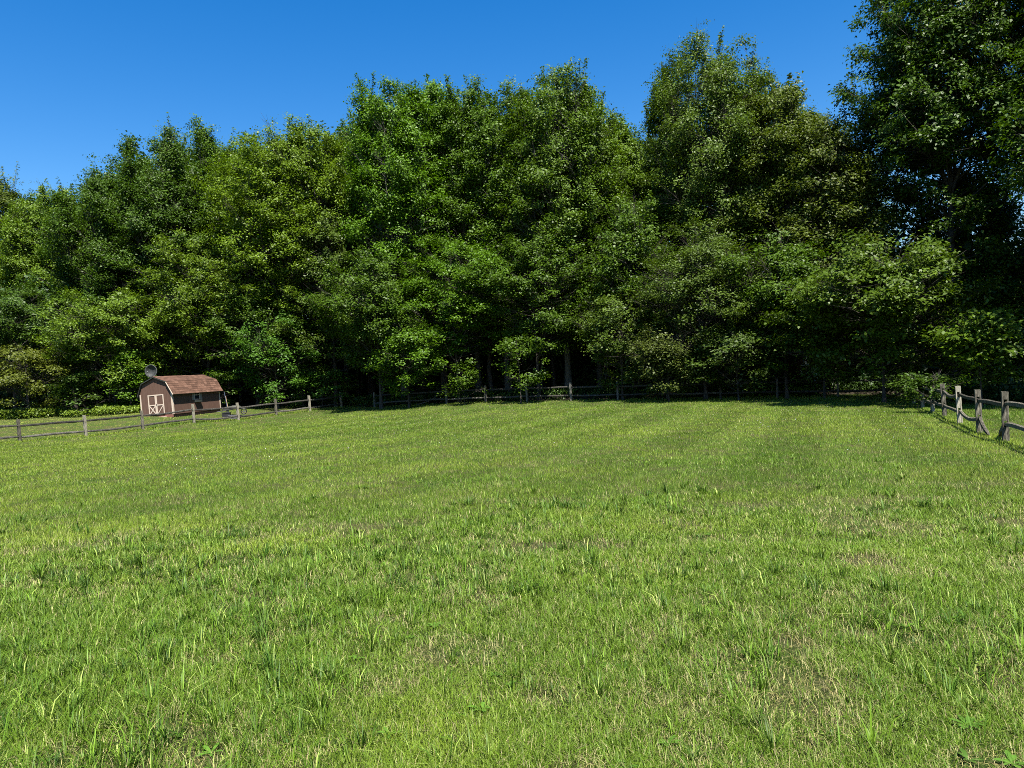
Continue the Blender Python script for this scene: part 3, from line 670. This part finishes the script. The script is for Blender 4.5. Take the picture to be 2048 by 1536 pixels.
# undergrowth: weeds at the left edge, scrub along the wood's foot
def weedy(n, xa, xb, inn, outt, h, leaf, seed, cthr=.0):
    r = np.random.default_rng(seed); X = r.uniform(xa, xb, n); Y = edge_y(X)+r.uniform(-inn, outt, n)
    hh = h*(.35+1.1*fbm(X, Y, 1.3, 17)); k = fbm(X, Y, 1.6, 31) > cthr; X, Y, hh = X[k], Y[k], hh[k]; n = len(X)
    pos = np.c_[X, Y, gz(X, Y)+.03+hh*r.random(n)**.6]
    return make_leaves(r, pos, np.array([0,-.2,.8])+r.normal(0,.5,(n,3)), leaf, .2, .55), r.random(n)
(v, q), t = weedy(40000, -52, -24.4, 1.0, 3.2, .62, .15, 1, .44)
o = link_mesh('weed_strip', np_mesh('weed_strip', v, [q], tint=t), M_leaf); o.color = (.105,.155,.018,1)
tag(o, 'pale yellow-green weeds along the lawn edge left of the shed', 'weeds', kind='stuff')
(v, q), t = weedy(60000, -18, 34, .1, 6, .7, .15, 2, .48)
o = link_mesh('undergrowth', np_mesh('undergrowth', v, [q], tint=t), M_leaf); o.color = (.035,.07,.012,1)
tag(o, 'patchy green undergrowth on the shaded woodland floor', 'undergrowth', kind='stuff')
(v, q), t = weedy(5000, 14.2, 19.5, .2, .9, .75, .13, 3, .42)
o = link_mesh('leafy_scrub', np_mesh('leafy_scrub', v, [q], tint=t), M_leaf); o.color = (.07,.13,.018,1)
tag(o, 'leafy scrub at the lawn edge in front of the small hidden outbuilding', 'scrub', kind='stuff')

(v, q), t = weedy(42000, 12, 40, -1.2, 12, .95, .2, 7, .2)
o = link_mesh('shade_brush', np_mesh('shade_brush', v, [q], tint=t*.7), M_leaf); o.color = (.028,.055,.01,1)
tag(o, 'dark brush covering the ground in the deep shade at right', 'brush', kind='stuff')
# ------------------------------------------------------------------ split rail fences
M_rail_dark = wood_mat('dark_shaded_rail', [(.28,(.012,.011,.009)),(.45,(.035,.032,.027)),(.6,(.075,.07,.058)),(.8,(.16,.15,.125))], scale=(10,10,10), bump=.8, tint=.3)  # dark wood, deepened in colour for unlit rail faces and tree shade
M_post_dark = wood_mat('shaded_post', [(.28,(.018,.016,.013)),(.45,(.06,.056,.046)),(.6,(.12,.112,.092)),(.8,(.22,.205,.17))], scale=(28,28,4), bump=.8, tint=.3)  # same weathered posts with the overhanging trees' shade put into the colour
FM = [M_fence, M_rail]
def fence_post(parent, loc, ang, h, wd=.14, th=.12, slots=((.36,.5),(.9,1.04)), lx=0, ly=0):
    """post with two through mortises running along the fence"""
    b = MB(); b.tint = random.random(); sw = wd*.26
    b.box(-wd/2, -sw, -th/2, th/2, -.25, h, jit=.004); b.box(sw, wd/2, -th/2, th/2, -.25, h-.006, jit=.004)
    z = -.25; sl = sorted(slots)
    for (a, c) in list(sl)+[(h-.003, None)]:
        b.box(-sw, sw, -th/2+.003, th/2-.003, z, a); z = c
    o = b.build('fence_post', FM[0], parent); o.location = loc; o.rotation_euler = (lx, ly, ang)
    return o
def rail(parent, a, c, sag=0.0, w=.075, h=.115, seed=0, side=0.0):
    r = random.Random(seed); a = Vector(a); c = Vector(c); b = MB(); b.tint = r.random(); K = 11; d = (c-a).normalized()
    rt = d.cross(Vector((0,0,1))).normalized(); up = rt.cross(d)
    prof = [(-.5,-.42),(.1,-.5),(.5,-.2),(.42,.35),(0,.5),(-.48,.3)]; pts = []
    ph = r.random()*6; bow = r.uniform(-.02,.02)
    for i in range(K):
        s = i/(K-1); e = min(1, .55+3.2*min(s, 1-s)); p = a.lerp(c, s)+Vector((0,0,-sag*4*s*(1-s)+.012*math.sin(s*7+ph)))+rt*(bow*math.sin(math.pi*s)*2+side*math.sin(math.pi*s))
        for (u, v_) in prof: b.v.append(tuple(p+rt*u*w*e*r.uniform(.92,1.08)+up*v_*h*e*r.uniform(.93,1.07)))
    for i in range(K-1):
        for k in range(6): k2 = (k+1) % 6; b.face((i*6+k, i*6+k2, (i+1)*6+k2, (i+1)*6+k))
    b.face(range(5,-1,-1)); b.face(range((K-1)*6, K*6))
    return b.build('rail', FM[1], parent)
def fence_run(root, pts, h, slots, rails=True, skip=(), sags={}, lean=()):
    o = Vector(root.location); out = []
    for i, (x, y) in enumerate(pts):
        j = min(i, len(pts)-2); ang = math.atan2(pts[j+1][1]-pts[j][1], pts[j+1][0]-pts[j][0])-math.pi/2
        z = gz1(x, y); rl = Vector((x, y, z))-o; out.append(rl)
        lx, ly = (lean[i] if i < len(lean) else (random.uniform(-.02,.02), random.uniform(-.02,.02)))
        fence_post(root, rl, ang, h+random.uniform(-.02,.03), slots=slots, lx=lx, ly=ly)
    for i in range(len(pts)-1):
        for k, (a, c) in enumerate(slots):
            if (i, k) in skip: continue
            zc = (a+c)/2-.02; d = (out[i+1]-out[i]).normalized()*.09; off = Vector((d.y, -d.x, 0))*.1*(1 if i % 2 else -1)
            rail(root, out[i]+Vector((0,0,zc-.012))-d+off, out[i+1]+Vector((0,0,zc+.012))+d+off, sags.get((i,k), random.uniform(-.015,.03)), seed=i*10+k)
    return out
random.seed(4)
# left fence
FM[:] = [M_fence, M_rail_dark]
LP = [(-28.9,30.96),(-27.17,33.73),(-25.45,36.5),(-23.73,39.3),(-22.0,42.07),(-20.2,44.85),(-18.46,47.6),(-16.83,50.4),(-15.2,53.1),(-13.51,55.9)]
r_ = empty('split_rail_fence', (*LP[2], gz1(*LP[2]))); tag(r_, 'two-rail weathered split rail fence climbing past the brown shed', 'fence', 'split rail fences around the field')
fence_run(r_, LP, 1.17, ((.22,.36),(.80,.94)), lean=[(0,-.03)]*10, sags={(5,0):.09,(4,1):.03,(6,0):.04})
# back fence
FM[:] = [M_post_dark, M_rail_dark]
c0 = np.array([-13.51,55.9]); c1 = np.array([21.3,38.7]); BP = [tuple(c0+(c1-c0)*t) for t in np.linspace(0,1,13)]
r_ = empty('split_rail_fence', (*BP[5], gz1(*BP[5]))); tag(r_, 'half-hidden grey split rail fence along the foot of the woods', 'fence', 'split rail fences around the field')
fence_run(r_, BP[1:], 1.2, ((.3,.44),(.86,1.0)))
# right fence
FM[:] = [M_fence, M_rail]
RP = [(11.91-1.246*k, 17.2-2.85*k) for k in (2,1)]+[(11.91+1.246*k, 17.2+2.85*k) for k in range(0,8)]
r_ = empty('split_rail_fence', (*RP[2], gz1(*RP[2]))); tag(r_, 'near grey split rail fence at the right edge with a broken lower rail', 'fence', 'split rail fences around the field')
ro = fence_run(r_, RP, 1.22, ((.36,.52),(.88,1.04)), skip=((2,0),), sags={(3,0):.10,(3,1):.0,(4,1):.10,(2,1):.02}, lean=[(0,0),(0,0),(0,.01),(0,-.02),(.0,-.025),(0,-.035)])
a = ro[2]; c = ro[3]; mid = a.lerp(c, .52); gm = gz1(mid.x+r_.location.x, mid.y+r_.location.y)-r_.location.z
o = rail(r_, c+Vector((0,0,.46)), Vector((mid.x-.02, mid.y+.06, gm+.03)), .0, seed=91, w=.085); o['label'] = 'broken lower rail slanting from its post to the ground'
o = rail(r_, a+Vector((0,0,.44)), Vector((mid.x+.05, mid.y-.25, gm+.05)), .0, seed=92, w=.1, h=.15); o['label'] = 'dark broken lower rail fallen toward the grass'

# ------------------------------------------------------------------ barn shed
sx, sy = -22.0, 46.0
sz = -.42; SA = rad(15)
shed = empty('barn_shed', (sx, sy, sz), rz=-SA, ry=rad(-2.0)); tag(shed, 'small brown gambrel roofed barn shed with cream double doors behind the left fence', 'shed')
W, Ln = 2.5, 4.7; zb = .2; eave = 1.64; brk = 2.3; ridge = 2.68
# local: x 0..-W (gable front, at y=0), y 0..Ln depth; long wall at x=0
XL, XR = -W, 0.0; xc = (XL+XR)/2; bx = .27  # break inset
prof = [(XL,eave-.02),(XL+bx,brk),(xc,ridge),(XR-bx,brk),(XR,eave-.02)]
def roofz(x):
    return float(np.interp(x, [p[0] for p in prof], [p[1] for p in prof]))
def gable(y0, y1, name, hole=None):
    b = MB(); xs = np.arange(XL, XR+.001, .2083); 
    for i in range(len(xs)-1):
        a, c = xs[i]+.008, xs[i+1]-.008; b.tint = .35+.3*random.random()
        mids = [p[0] for p in prof if a < p[0] < c]
        top = [(x_, roofz(x_)-.03) for x_ in [c]+mids[::-1]+[a]]
        zz = zb
        b.prism([(a, zz), (c, zz)]+top, y0, y1)
    b.tint = .1; ym = y0+.02 if y0 < 1 else y0-.0
    b.prism([(XL+.01, zb+.01), (XR-.01, zb+.01)]+[(x_*.995-.004, z_-.045) for (x_, z_) in prof[::-1]], (y0+y1)/2, (y0+y1)/2+.012)
    return b.build(name, M_siding, shed)
gable(0, .03, 'front_wall'); gable(Ln-.03, Ln, 'rear_wall')
def longwall(x0, x1, name):
    b = MB(); ys = np.linspace(.035, Ln-.035, 23)
    for i in range(22):
        b.tint = .35+.3*random.random(); b.box(x0, x1, ys[i]+.008, ys[i+1]-.008, zb, eave+.02)
    b.tint = .1; xm = (x0+x1)/2; b.box(xm-.006, xm+.006, .04, Ln-.04, zb+.01, eave+.01)
    return b.build(name, M_siding, shed)
longwall(-.03, 0, 'side_wall'); longwall(XL, XL+.03, 'side_wall')
b = MB(); b.box(XL+.05, XR-.05, .05, Ln-.05, zb-.05, zb-.005); b.build('floor', M_siding, shed)
b = MB()
for x_ in (XL+.15, xc, XR-.15): b.box(x_-.07, x_+.07, .02, Ln-.02, -.02, zb-.052)
b.box(XL+.02, XR-.02, -.012, .018, .03, zb-.003); b.build('skids', plain_mat('skid_wood', (.16,.07,.05), .8), shed)
# roof of overlapping shingle courses
rf = MB(); OV = .24; y0r, y1r = -.14, Ln+.12
def slope(pa, pb, n):
    """pa eave-side point, pb upper point in xz"""
    pa = Vector((pa[0],0,pa[1])); pb = Vector((pb[0],0,pb[1])); d = (pb-pa)/n; nn = Vector((-(pb-pa).z,0,(pb-pa).x)).normalized()
    if nn.z < 0: nn = -nn
    for i in range(n):
        a = pa+d*i; c = pa+d*(i+1.25 if i < n-1 else i+1); y = y0r-(.15 if i % 2 else 0)
        while y < y1r:
            wv = random.uniform(.22,.36); ya, yb = max(y, y0r), min(y+wv, y1r); y += wv
            if yb-ya < .02: continue
            rf.tint = random.random(); t = .016+random.uniform(0,.004); v0 = len(rf.v)
            for (p, off) in ((a, 0),(a, t),(c, .004)):
                for yy in (ya+.002, yb-.002): rf.v.append((p.x+nn.x*(off+.02), yy, p.z+nn.z*(off+.02)))
            rf.face((v0,v0+1,v0+3,v0+2)); rf.face((v0+2,v0+3,v0+5,v0+4))
le = (XL-OV*.42, eave-OV*.9); re = (XR+OV*.42, eave-OV*.9)
le = (XL-.12, eave-.14); re = (XR+.2, eave-.17)
slope(le, (XL+bx, brk+.03), 6); slope((XL+bx, brk+.03), (xc, ridge+.03), 7)
slope(re, (XR-bx, brk+.03), 6); slope((XR-bx, brk+.03), (xc, ridge+.03), 7)
roof = rf.build('roof', M_shingle, shed)
b = MB(); # decking under shingles
top = [re,(XR-bx,brk+.03),(xc,ridge+.03),(XL+bx,brk+.03),le]
low = [(le[0]+.02,le[1]-.03),(XL+bx,brk-.01),(xc,ridge-.012),(XR-bx,brk-.01),(re[0]-.02,re[1]-.03)]
for i in range(4):
    pl = [top[i], top[i+1], low[3-i], low[4-i]]
    pl = [(p[0], p[1]+(.012 if j < 2 else 0)) for j, p in enumerate(pl)]
    bb = len(b.v); 
    for yy in (y0r+.01, y1r-.01):
        for (x_, z_) in pl: b.v.append((x_, yy, z_))
    b.face((bb,bb+1,bb+2,bb+3)); b.face((bb+7,bb+6,bb+5,bb+4))
    for k in range(4): k2 = (k+1) % 4; b.face((bb+k2,bb+k,bb+4+k,bb+4+k2))
b.build('roof_deck', M_dark_trim, roof)
b = MB()  # pale rake board on the right lower slope of the front
b.bar((re[0]-.0, y0r-.008, re[1]+.0), (XR-bx, y0r-.008, brk+.02), .03, .05, up=(0,1,0)); b.build('rake_trim', M_trim, roof)
b = MB()  # ridge cap
y = y0r
while y < y1r:
    b.tint = random.random(); w_ = min(.3, y1r-y)
    for sgn in (-1,1):
        v0 = len(b.v); 
        for yy in (y, y+w_-.004): b.v += [(xc, yy, ridge+.078), (xc+sgn*.14, yy, ridge+.02)]
        b.face((v0, v0+1, v0+3, v0+2))
    y += w_
b.build('ridge_cap', M_shingle, roof)
# corner trim
b = MB(); e_ = eave-.12
b.box(XR-.085, XR+.003, -.018, -.001, zb, e_+.1); b.box(XR+.001, XR+.019, -.015, .085, zb, e_+.1)
b.box(XL-.003, XL+.085, -.018, -.001, zb, e_+.1); b.box(XR+.001, XR+.019, Ln-.085, Ln+.003, zb, e_+.1)
b.build('corner_trim', M_trim, shed)
# double doors
D0, D1, Dz0, Dz1 = xc-.60, xc+.62, zb+.02, zb+1.36
for k, (a, c) in enumerate(((D0, (D0+D1)/2-.005), ((D0+D1)/2+.005, D1))):
    b = MB(); xs = np.linspace(a, c, 4)
    for i in range(3): b.tint = .4+.2*random.random(); b.box(xs[i]+.004, xs[i+1]-.004, -.03, -.003, Dz0, Dz1)
    d = b.build('door', M_siding, shed)
    t = MB(); w_ = .07; f0, f1 = -.052, -.031; zm = Dz0+.62
    t.box(a, a+w_, f0, f1, Dz0, Dz1); t.box(c-w_, c, f0, f1, Dz0, Dz1)
    for zz in (Dz0, zm, Dz1-w_): t.box(a+w_+.001, c-w_-.001, f0+.002, f1, zz, zz+w_)
    xa, xb_, za, zc_ = a+w_, c-w_, Dz0+w_, zm
    t.bar((xa, -.043, za) if k else (xa, -.043, zc_), (xb_, -.043, zc_) if k else (xb_, -.043, za), .014, .055, up=(0,0,1) )
    if k == 0: t.bar((xa, -.040, za), (xb_, -.040, zc_), .012, .055)
    t.build('door_frame', M_trim, d)
    if k == 1:
        t = MB(); t.box(a+.015, a+.05, -.075, -.053, zm+.02, zm+.1); t.build('door_handle', M_black, d)
# threshold ramp board
b = MB(); b.box(D0-.15, D1+.1, -.16, -.02, .02, .1); b.build('door_sill', M_trim, shed)
# window on the long side
wy0, wy1, wz0, wz1 = 2.05, 2.6, 1.02, 1.6
b = MB()
b.box(.002,.03, wy0, wy0+.05, wz0, wz1); b.box(.002,.03, wy1-.05, wy1, wz0, wz1)
for zz in (wz0, (wz0+wz1)/2, wz1-.05): b.box(.002,.028, wy0+.051, wy1-.051, zz, zz+.045)
b.box(.002,.02, (wy0+wy1)/2-.008, (wy0+wy1)/2+.008, (wz0+wz1)/2+.05, wz1-.05)
w_ = b.build('window', M_trim, shed)
b = MB(); b.box(.001,.008, wy0+.04, wy1-.04, wz0+.03, wz1-.03); b.build('window_pane', M_glass, w_)
for (a, c) in ((wy0-.2, wy0-.02), (wy1+.02, wy1+.2)):
    b = MB(); b.box(.002,.03, a, c, wz0-.03, wz1)
    for i in range(7): b.box(.031,.038, a+.03, c-.03, wz0+.03+i*.075, wz0+.075+i*.075)
    b.build('shutter', plain_mat('shutter_paint', (.2,.17,.14), .6, var=.1), shed)
b = MB(); b.box(.004,.17, wy0-.02, wy1+.02, wz0-.17, wz0-.035); b.build('window_box', M_dark_trim, shed)

def shed_pt(x, y, z): 
    return shed.matrix_basis @ Vector((x, y, z))
# dish behind the shed
p = P(303, 742, 50.5)
dz = gz1(p[0], 50.5)
dish = empty('satellite_dish', (p[0], 50.5, dz)); tag(dish, 'round grey mesh dish on a pole behind the left end of the shed roof', 'dish')
hz = p[2]-dz
b = MB(); b.tube([(0,.12,-.1),(0,.12,hz-.1)], [.035,.035], 8); b.build('pole', M_metal, dish)
b = MB(); Rd = .42; rings = 7; seg = 28
vid = {}
for i in range(rings+1):
    rr = Rd*i/rings
    for k in range(seg):
        a = 2*math.pi*k/seg; b.v.append((rr*math.cos(a), .18*(rr/Rd)**2*-1+.1, hz+rr*math.sin(a)*1.05+.0))
for i in range(rings):
    for k in range(seg):
        k2 = (k+1) % seg; v4 = [i*seg+k, i*seg+k2, (i+1)*seg+k2, (i+1)*seg+k]
        if i == 0: v4 = v4[1:] if False else [0, (i+1)*seg+k2, (i+1)*seg+k]
        b.face(v4)
o = b.build('reflector', plain_mat('dish_mesh_leaf_dapple', (.03,.032,.03), .6, .1, var=.9, scale=9), dish, smooth=True)  # strong mottling paints the leaf shadows dappled over the grey dish
md = o.modifiers.new('thick', 'SOLIDIFY'); md.thickness = .012
b = MB(); b.tube([(Rd*math.cos(a), -.08, hz+Rd*1.05*math.sin(a)) for a in np.linspace(0, 2*math.pi, 33)], [.015]*33, 6, cap=False)
b.build('rim', plain_mat('dish_rim', (.10,.105,.10), .5), dish)
b = MB(); b.tube([(-.25,.02,hz-.38),(-.05,-.42,hz-.05)], [.012,.01], 6); b.tube([(-.06,-.42,hz-.06),(-.04,-.5,hz-.03)], [.045,.03], 8); b.build('feed_arm', M_metal, dish)
b = MB(); b.box(-.2,.2,.12,.16,hz-.06,hz+.02); b.box(-.05,.05,.09,.14,hz-.2,hz+.2); b.build('bracket', M_metal, dish)

# things at the right end of the shed
def gp(px, D): 
    x = P(px, 815, D)[0]; return x, D, gz1(x, D)
# leaning poles
x, y, z = gp(449, 49.6)
o = empty('leaning_pole', (x, y, z)); tag(o, 'thin bluish pole leaning on the right corner of the shed', 'pole')
b = MB(); b.tube([(.25,0,0),(-.05,.25,1.5)], [.028,.024], 8); b.build('shaft', M_blue, o)
b = MB(); b.tube([(-.05,.25,1.5),(-.07,.262,1.56)], [.032,.028], 8); b.build('end_cap', M_black, o)
x, y, z = gp(452, 49.0)
o = empty('garden_rake', (x, y, z)); tag(o, 'wooden handled garden tool propped beside the bluish pole', 'garden tool')
b = MB(); b.tube([(.2,0,.06),(-.1,.3,1.35)], [.017,.015], 7); b.build('handle', plain_mat('ash_handle', (.3,.2,.12), .7), o)
b = MB(); b.box(.02,.4,-.02,.02,.04,.075); [b.box(.03+i*.05,.045+i*.05,-.06,-.021,0.01,.06) for i in range(8)]; b.build('head', M_metal, o)
# upturned wheelbarrow
x, y, z = gp(464, 49.2)
wb = empty('wheelbarrow', (x, y, z), rz=.3); wb.scale = (1.05,)*3; tag(wb, 'upturned grey wheelbarrow resting right of the shed', 'wheelbarrow')
b = MB(); K = 8; ring = 20
for i in range(K):
    t = i/(K-1); s_ = math.cos(t*math.pi/2)**.5 if i < K-1 else .02
    for k in range(ring):
        a = 2*math.pi*k/ring; b.v.append((.62*s_*math.cos(a)*(.85+.15*abs(math.cos(a))), .36*s_*math.sin(a), .42+.24*math.sin(t*math.pi/2)+.03*math.cos(a)))
for i in range(K-1):
    for k in range(ring): k2 = (k+1) % ring; b.face((i*ring+k, i*ring+k2, (i+1)*ring+k2, (i+1)*ring+k))
o = b.build('tub', plain_mat('galvanised', (.05,.052,.042), .6, .2), wb, smooth=True); md = o.modifiers.new('t','SOLIDIFY'); md.thickness = .01
for sg in (-1,1):
    b = MB(); b.tube([(-.95,.3*sg,.32),(.3,.24*sg,.45),(.75,.06*sg,.4)], [.018]*3, 7); b.build('handle', M_black, wb)
    b = MB(); b.tube([(-.3,.26*sg,.4),(-.42,.28*sg,.0)], [.015]*2, 7); b.build('leg', M_black, wb)
b = MB(); b.tube([(.72+.17*math.cos(a), 0, .25+.17*math.sin(a)) for a in np.linspace(0, 2*math.pi, 19)], [.035]*19, 8, cap=False); b.build('tyre', M_black, wb, smooth=True)
b = MB(); b.tube([(.72,-.05,.25),(.72,.05,.25)], [.06,.06], 10); b.tube([(.72,0,.08),(.72,0,.42)], [.012,.012], 5); b.tube([(.55,0,.25),(.89,0,.25)], [.012,.012], 5); b.build('hub', M_metal, wb)
# crates / blocks
for (px, D, w_, h_, lab, mt) in ((452, 48.6, .5, .3, 'low black plastic bin against the foot of the leaning poles', M_black), (468, 48.2, .75, .25, 'flat grey concrete-coloured block in front of the wheelbarrow', M_block)):
    x, y, z = gp(px, D); o = empty('storage_bin' if mt is M_black else 'concrete_block', (x, y, z), rz=.2); tag(o, lab, 'bin' if mt is M_black else 'block')
    b = MB(); b.box(-w_/2, w_/2, -.2, .2, 0, h_*.82, jit=.01); b.build('body', mt, o)
    b = MB(); b.box(-w_/2-.02, w_/2+.02, -.22, .22, h_*.83, h_, jit=.006); b.build('lid' if mt is M_black else 'cap', mt, o)

# ------------------------------------------------------------------ hidden outbuilding at right
x, y = P(1652, 760, 44)[0], 44.0; z = gz1(x, y)
ob = empty('outbuilding', (x, y, z), rz=rad(-6)); tag(ob, 'small dark red outbuilding with a pale green door hidden under the trees', 'outbuilding')
b = MB()
for i in range(14): b.tint = random.random(); b.box(-1.7+i*.215, -1.7+i*.215+.2, 0, .05, .1, 2.1)
b.box(-1.7, 1.3, .055, 2.0, .1, 2.08); b.build('wall', M_red, ob)
b = MB(); b.prism([(-1.9,2.1),(1.5,2.1),(1.5,2.2),(-.2,2.9),(-1.9,2.2)], -.25, 2.3); b.build('roof', M_dark_trim, ob)
b = MB(); b.box(-.74,.06,-.05,-.003,.12,1.92); d = b.build('door', M_green_paint, ob)
b = MB(); b.box(-.84,-.75,-.06,-.002,.12,2.02); b.box(.07,.16,-.06,-.002,.12,2.02); b.box(-.749,.069,-.058,-.002,1.93,2.02); b.build('door_frame', M_red, d)
b = MB(); b.box(-.03,.02,-.09,-.051,1.0,1.08); b.build('door_handle', M_metal, d)
b = MB(); b.box(-1.5,-.95,-.05,-.003,1.2,1.8); w_ = b.build('window', M_green_paint, ob)
b = MB(); b.box(-1.45,-1.0,-.056,-.051,1.25,1.75); b.build('window_pane', M_glass, w_)
# white birdhouse on a pole near the outbuilding
x, y = P(1612, 722, 43.6)[0], 43.6; z = gz1(x, y); hz = P(1612, 722, 43.6)[2]-z
bh = empty('birdhouse', (x, y, z)); tag(bh, 'small white birdhouse on a thin pole left of the hidden outbuilding', 'birdhouse')
b = MB(); b.tube([(0,0,-.1),(0,0,hz-.18)], [.02,.02], 8); b.build('pole', M_metal, bh)
b = MB(); b.prism([(-.13,hz-.18),(.13,hz-.18),(.13,hz+.12),(0,hz+.26),(-.13,hz+.12)], -.12, .12); b.build('box', M_white, bh)
b = MB(); b.tube([(0,-.121,hz+.02),(0,-.126,hz+.02)], [.035,.035], 12); b.build('entrance_hole', M_black, bh)
b = MB(); b.bar((-.17,0,hz+.1),(0.0,0,hz+.28),.32,.015,up=(0,0,1)); b.bar((.17,0,hz+.1),(0.0,0,hz+.281),.32,.015,up=(0,0,1)); b.build('roof', M_white, bh)

# fallen branches
for (px, py, D, L, ang, lab) in ((33, 812, 50.6, 2.2, .5, 'pale fallen branch lying in the weeds at the far left'), (865, 795, 52.2, 2.4, .55, 'thin fallen branch slanting over the back fence foot')):
    x = P(px, py, D)[0]; z = gz1(x, D)
    o = empty('fallen_branch', (x, D, z)); tag(o, lab, 'branch')
    b = MB(); b.tube([(-L/2,0,.05),(-.2,.1,.3),(L/2,.2,.3+L*.35)], [.035,.028,.012], 7); b.build('stem', M_bark_pale, o)
    b = MB(); b.tube([(0,.1,.38),(.35,.05,.8),(.4,0,1.0)], [.014,.01,.005], 5); b.tube([(-.4,.05,.22),(-.6,.2,.55)], [.012,.005], 5); b.build('twigs', M_bark_pale, o)

# ------------------------------------------------------------------ light, sky
w = bpy.data.worlds.new('World'); S.world = w; w.use_nodes = True; nt = w.node_tree; nt.nodes.clear()
EL = rad(62); AZ = math.atan2(.34, -.94)
sky = nt.nodes.new('ShaderNodeTexSky'); sky.sky_type = 'NISHITA'; sky.sun_disc = False; sky.sun_elevation = EL; sky.sun_rotation = AZ
sky.air_density = 1.1; sky.dust_density = .3; sky.ozone_density = 2.0
hs = nt.nodes.new('ShaderNodeHueSaturation'); hs.inputs['Saturation'].default_value = 1.48; hs.inputs['Hue'].default_value = .507
bg = nt.nodes.new('ShaderNodeBackground'); bg.inputs['Strength'].default_value = .06; ow = nt.nodes.new('ShaderNodeOutputWorld')
nt.links.new(sky.outputs[0], hs.inputs['Color']); nt.links.new(hs.outputs[0], bg.inputs[0]); nt.links.new(bg.outputs[0], ow.inputs[0])
sd = bpy.data.lights.new('sun', 'SUN'); sd.energy = 5.0; sd.angle = rad(.53); sd.color = (1, .95, .86)
so = bpy.data.objects.new('sun', sd); COL.objects.link(so)
sv = Vector((.34*math.cos(EL), -.94*math.cos(EL), math.sin(EL))); so.rotation_euler = (-sv).to_track_quat('-Z', 'Y').to_euler(); so.location = (10, -10, 30)

cd = bpy.data.cameras.new('camera'); cam = bpy.data.objects.new('camera', cd); COL.objects.link(cam); S.camera = cam
cd.sensor_width = 36; cd.lens = 36*FPX/2048; cd.clip_start = .05; cd.clip_end = 4000
Mx = Matrix(((cR[0], cU[0], -cF[0], 0), (cR[1], cU[1], -cF[1], 0), (cR[2], cU[2], -cF[2], EYE), (0,0,0,1))); cam.matrix_world = Mx
S.view_settings.view_transform = 'Standard'; S.view_settings.look = 'None'; S.view_settings.gamma = 1; S.view_settings.exposure = 1.65
S.cycles.max_bounces = 5; S.cycles.diffuse_bounces = 2; S.cycles.glossy_bounces = 2; S.cycles.transmission_bounces = 3
S.cycles.use_adaptive_sampling = True
S.cycles.filter_width = 0.95
S.cycles.use_denoising = False
print('done', time.time()-T0)
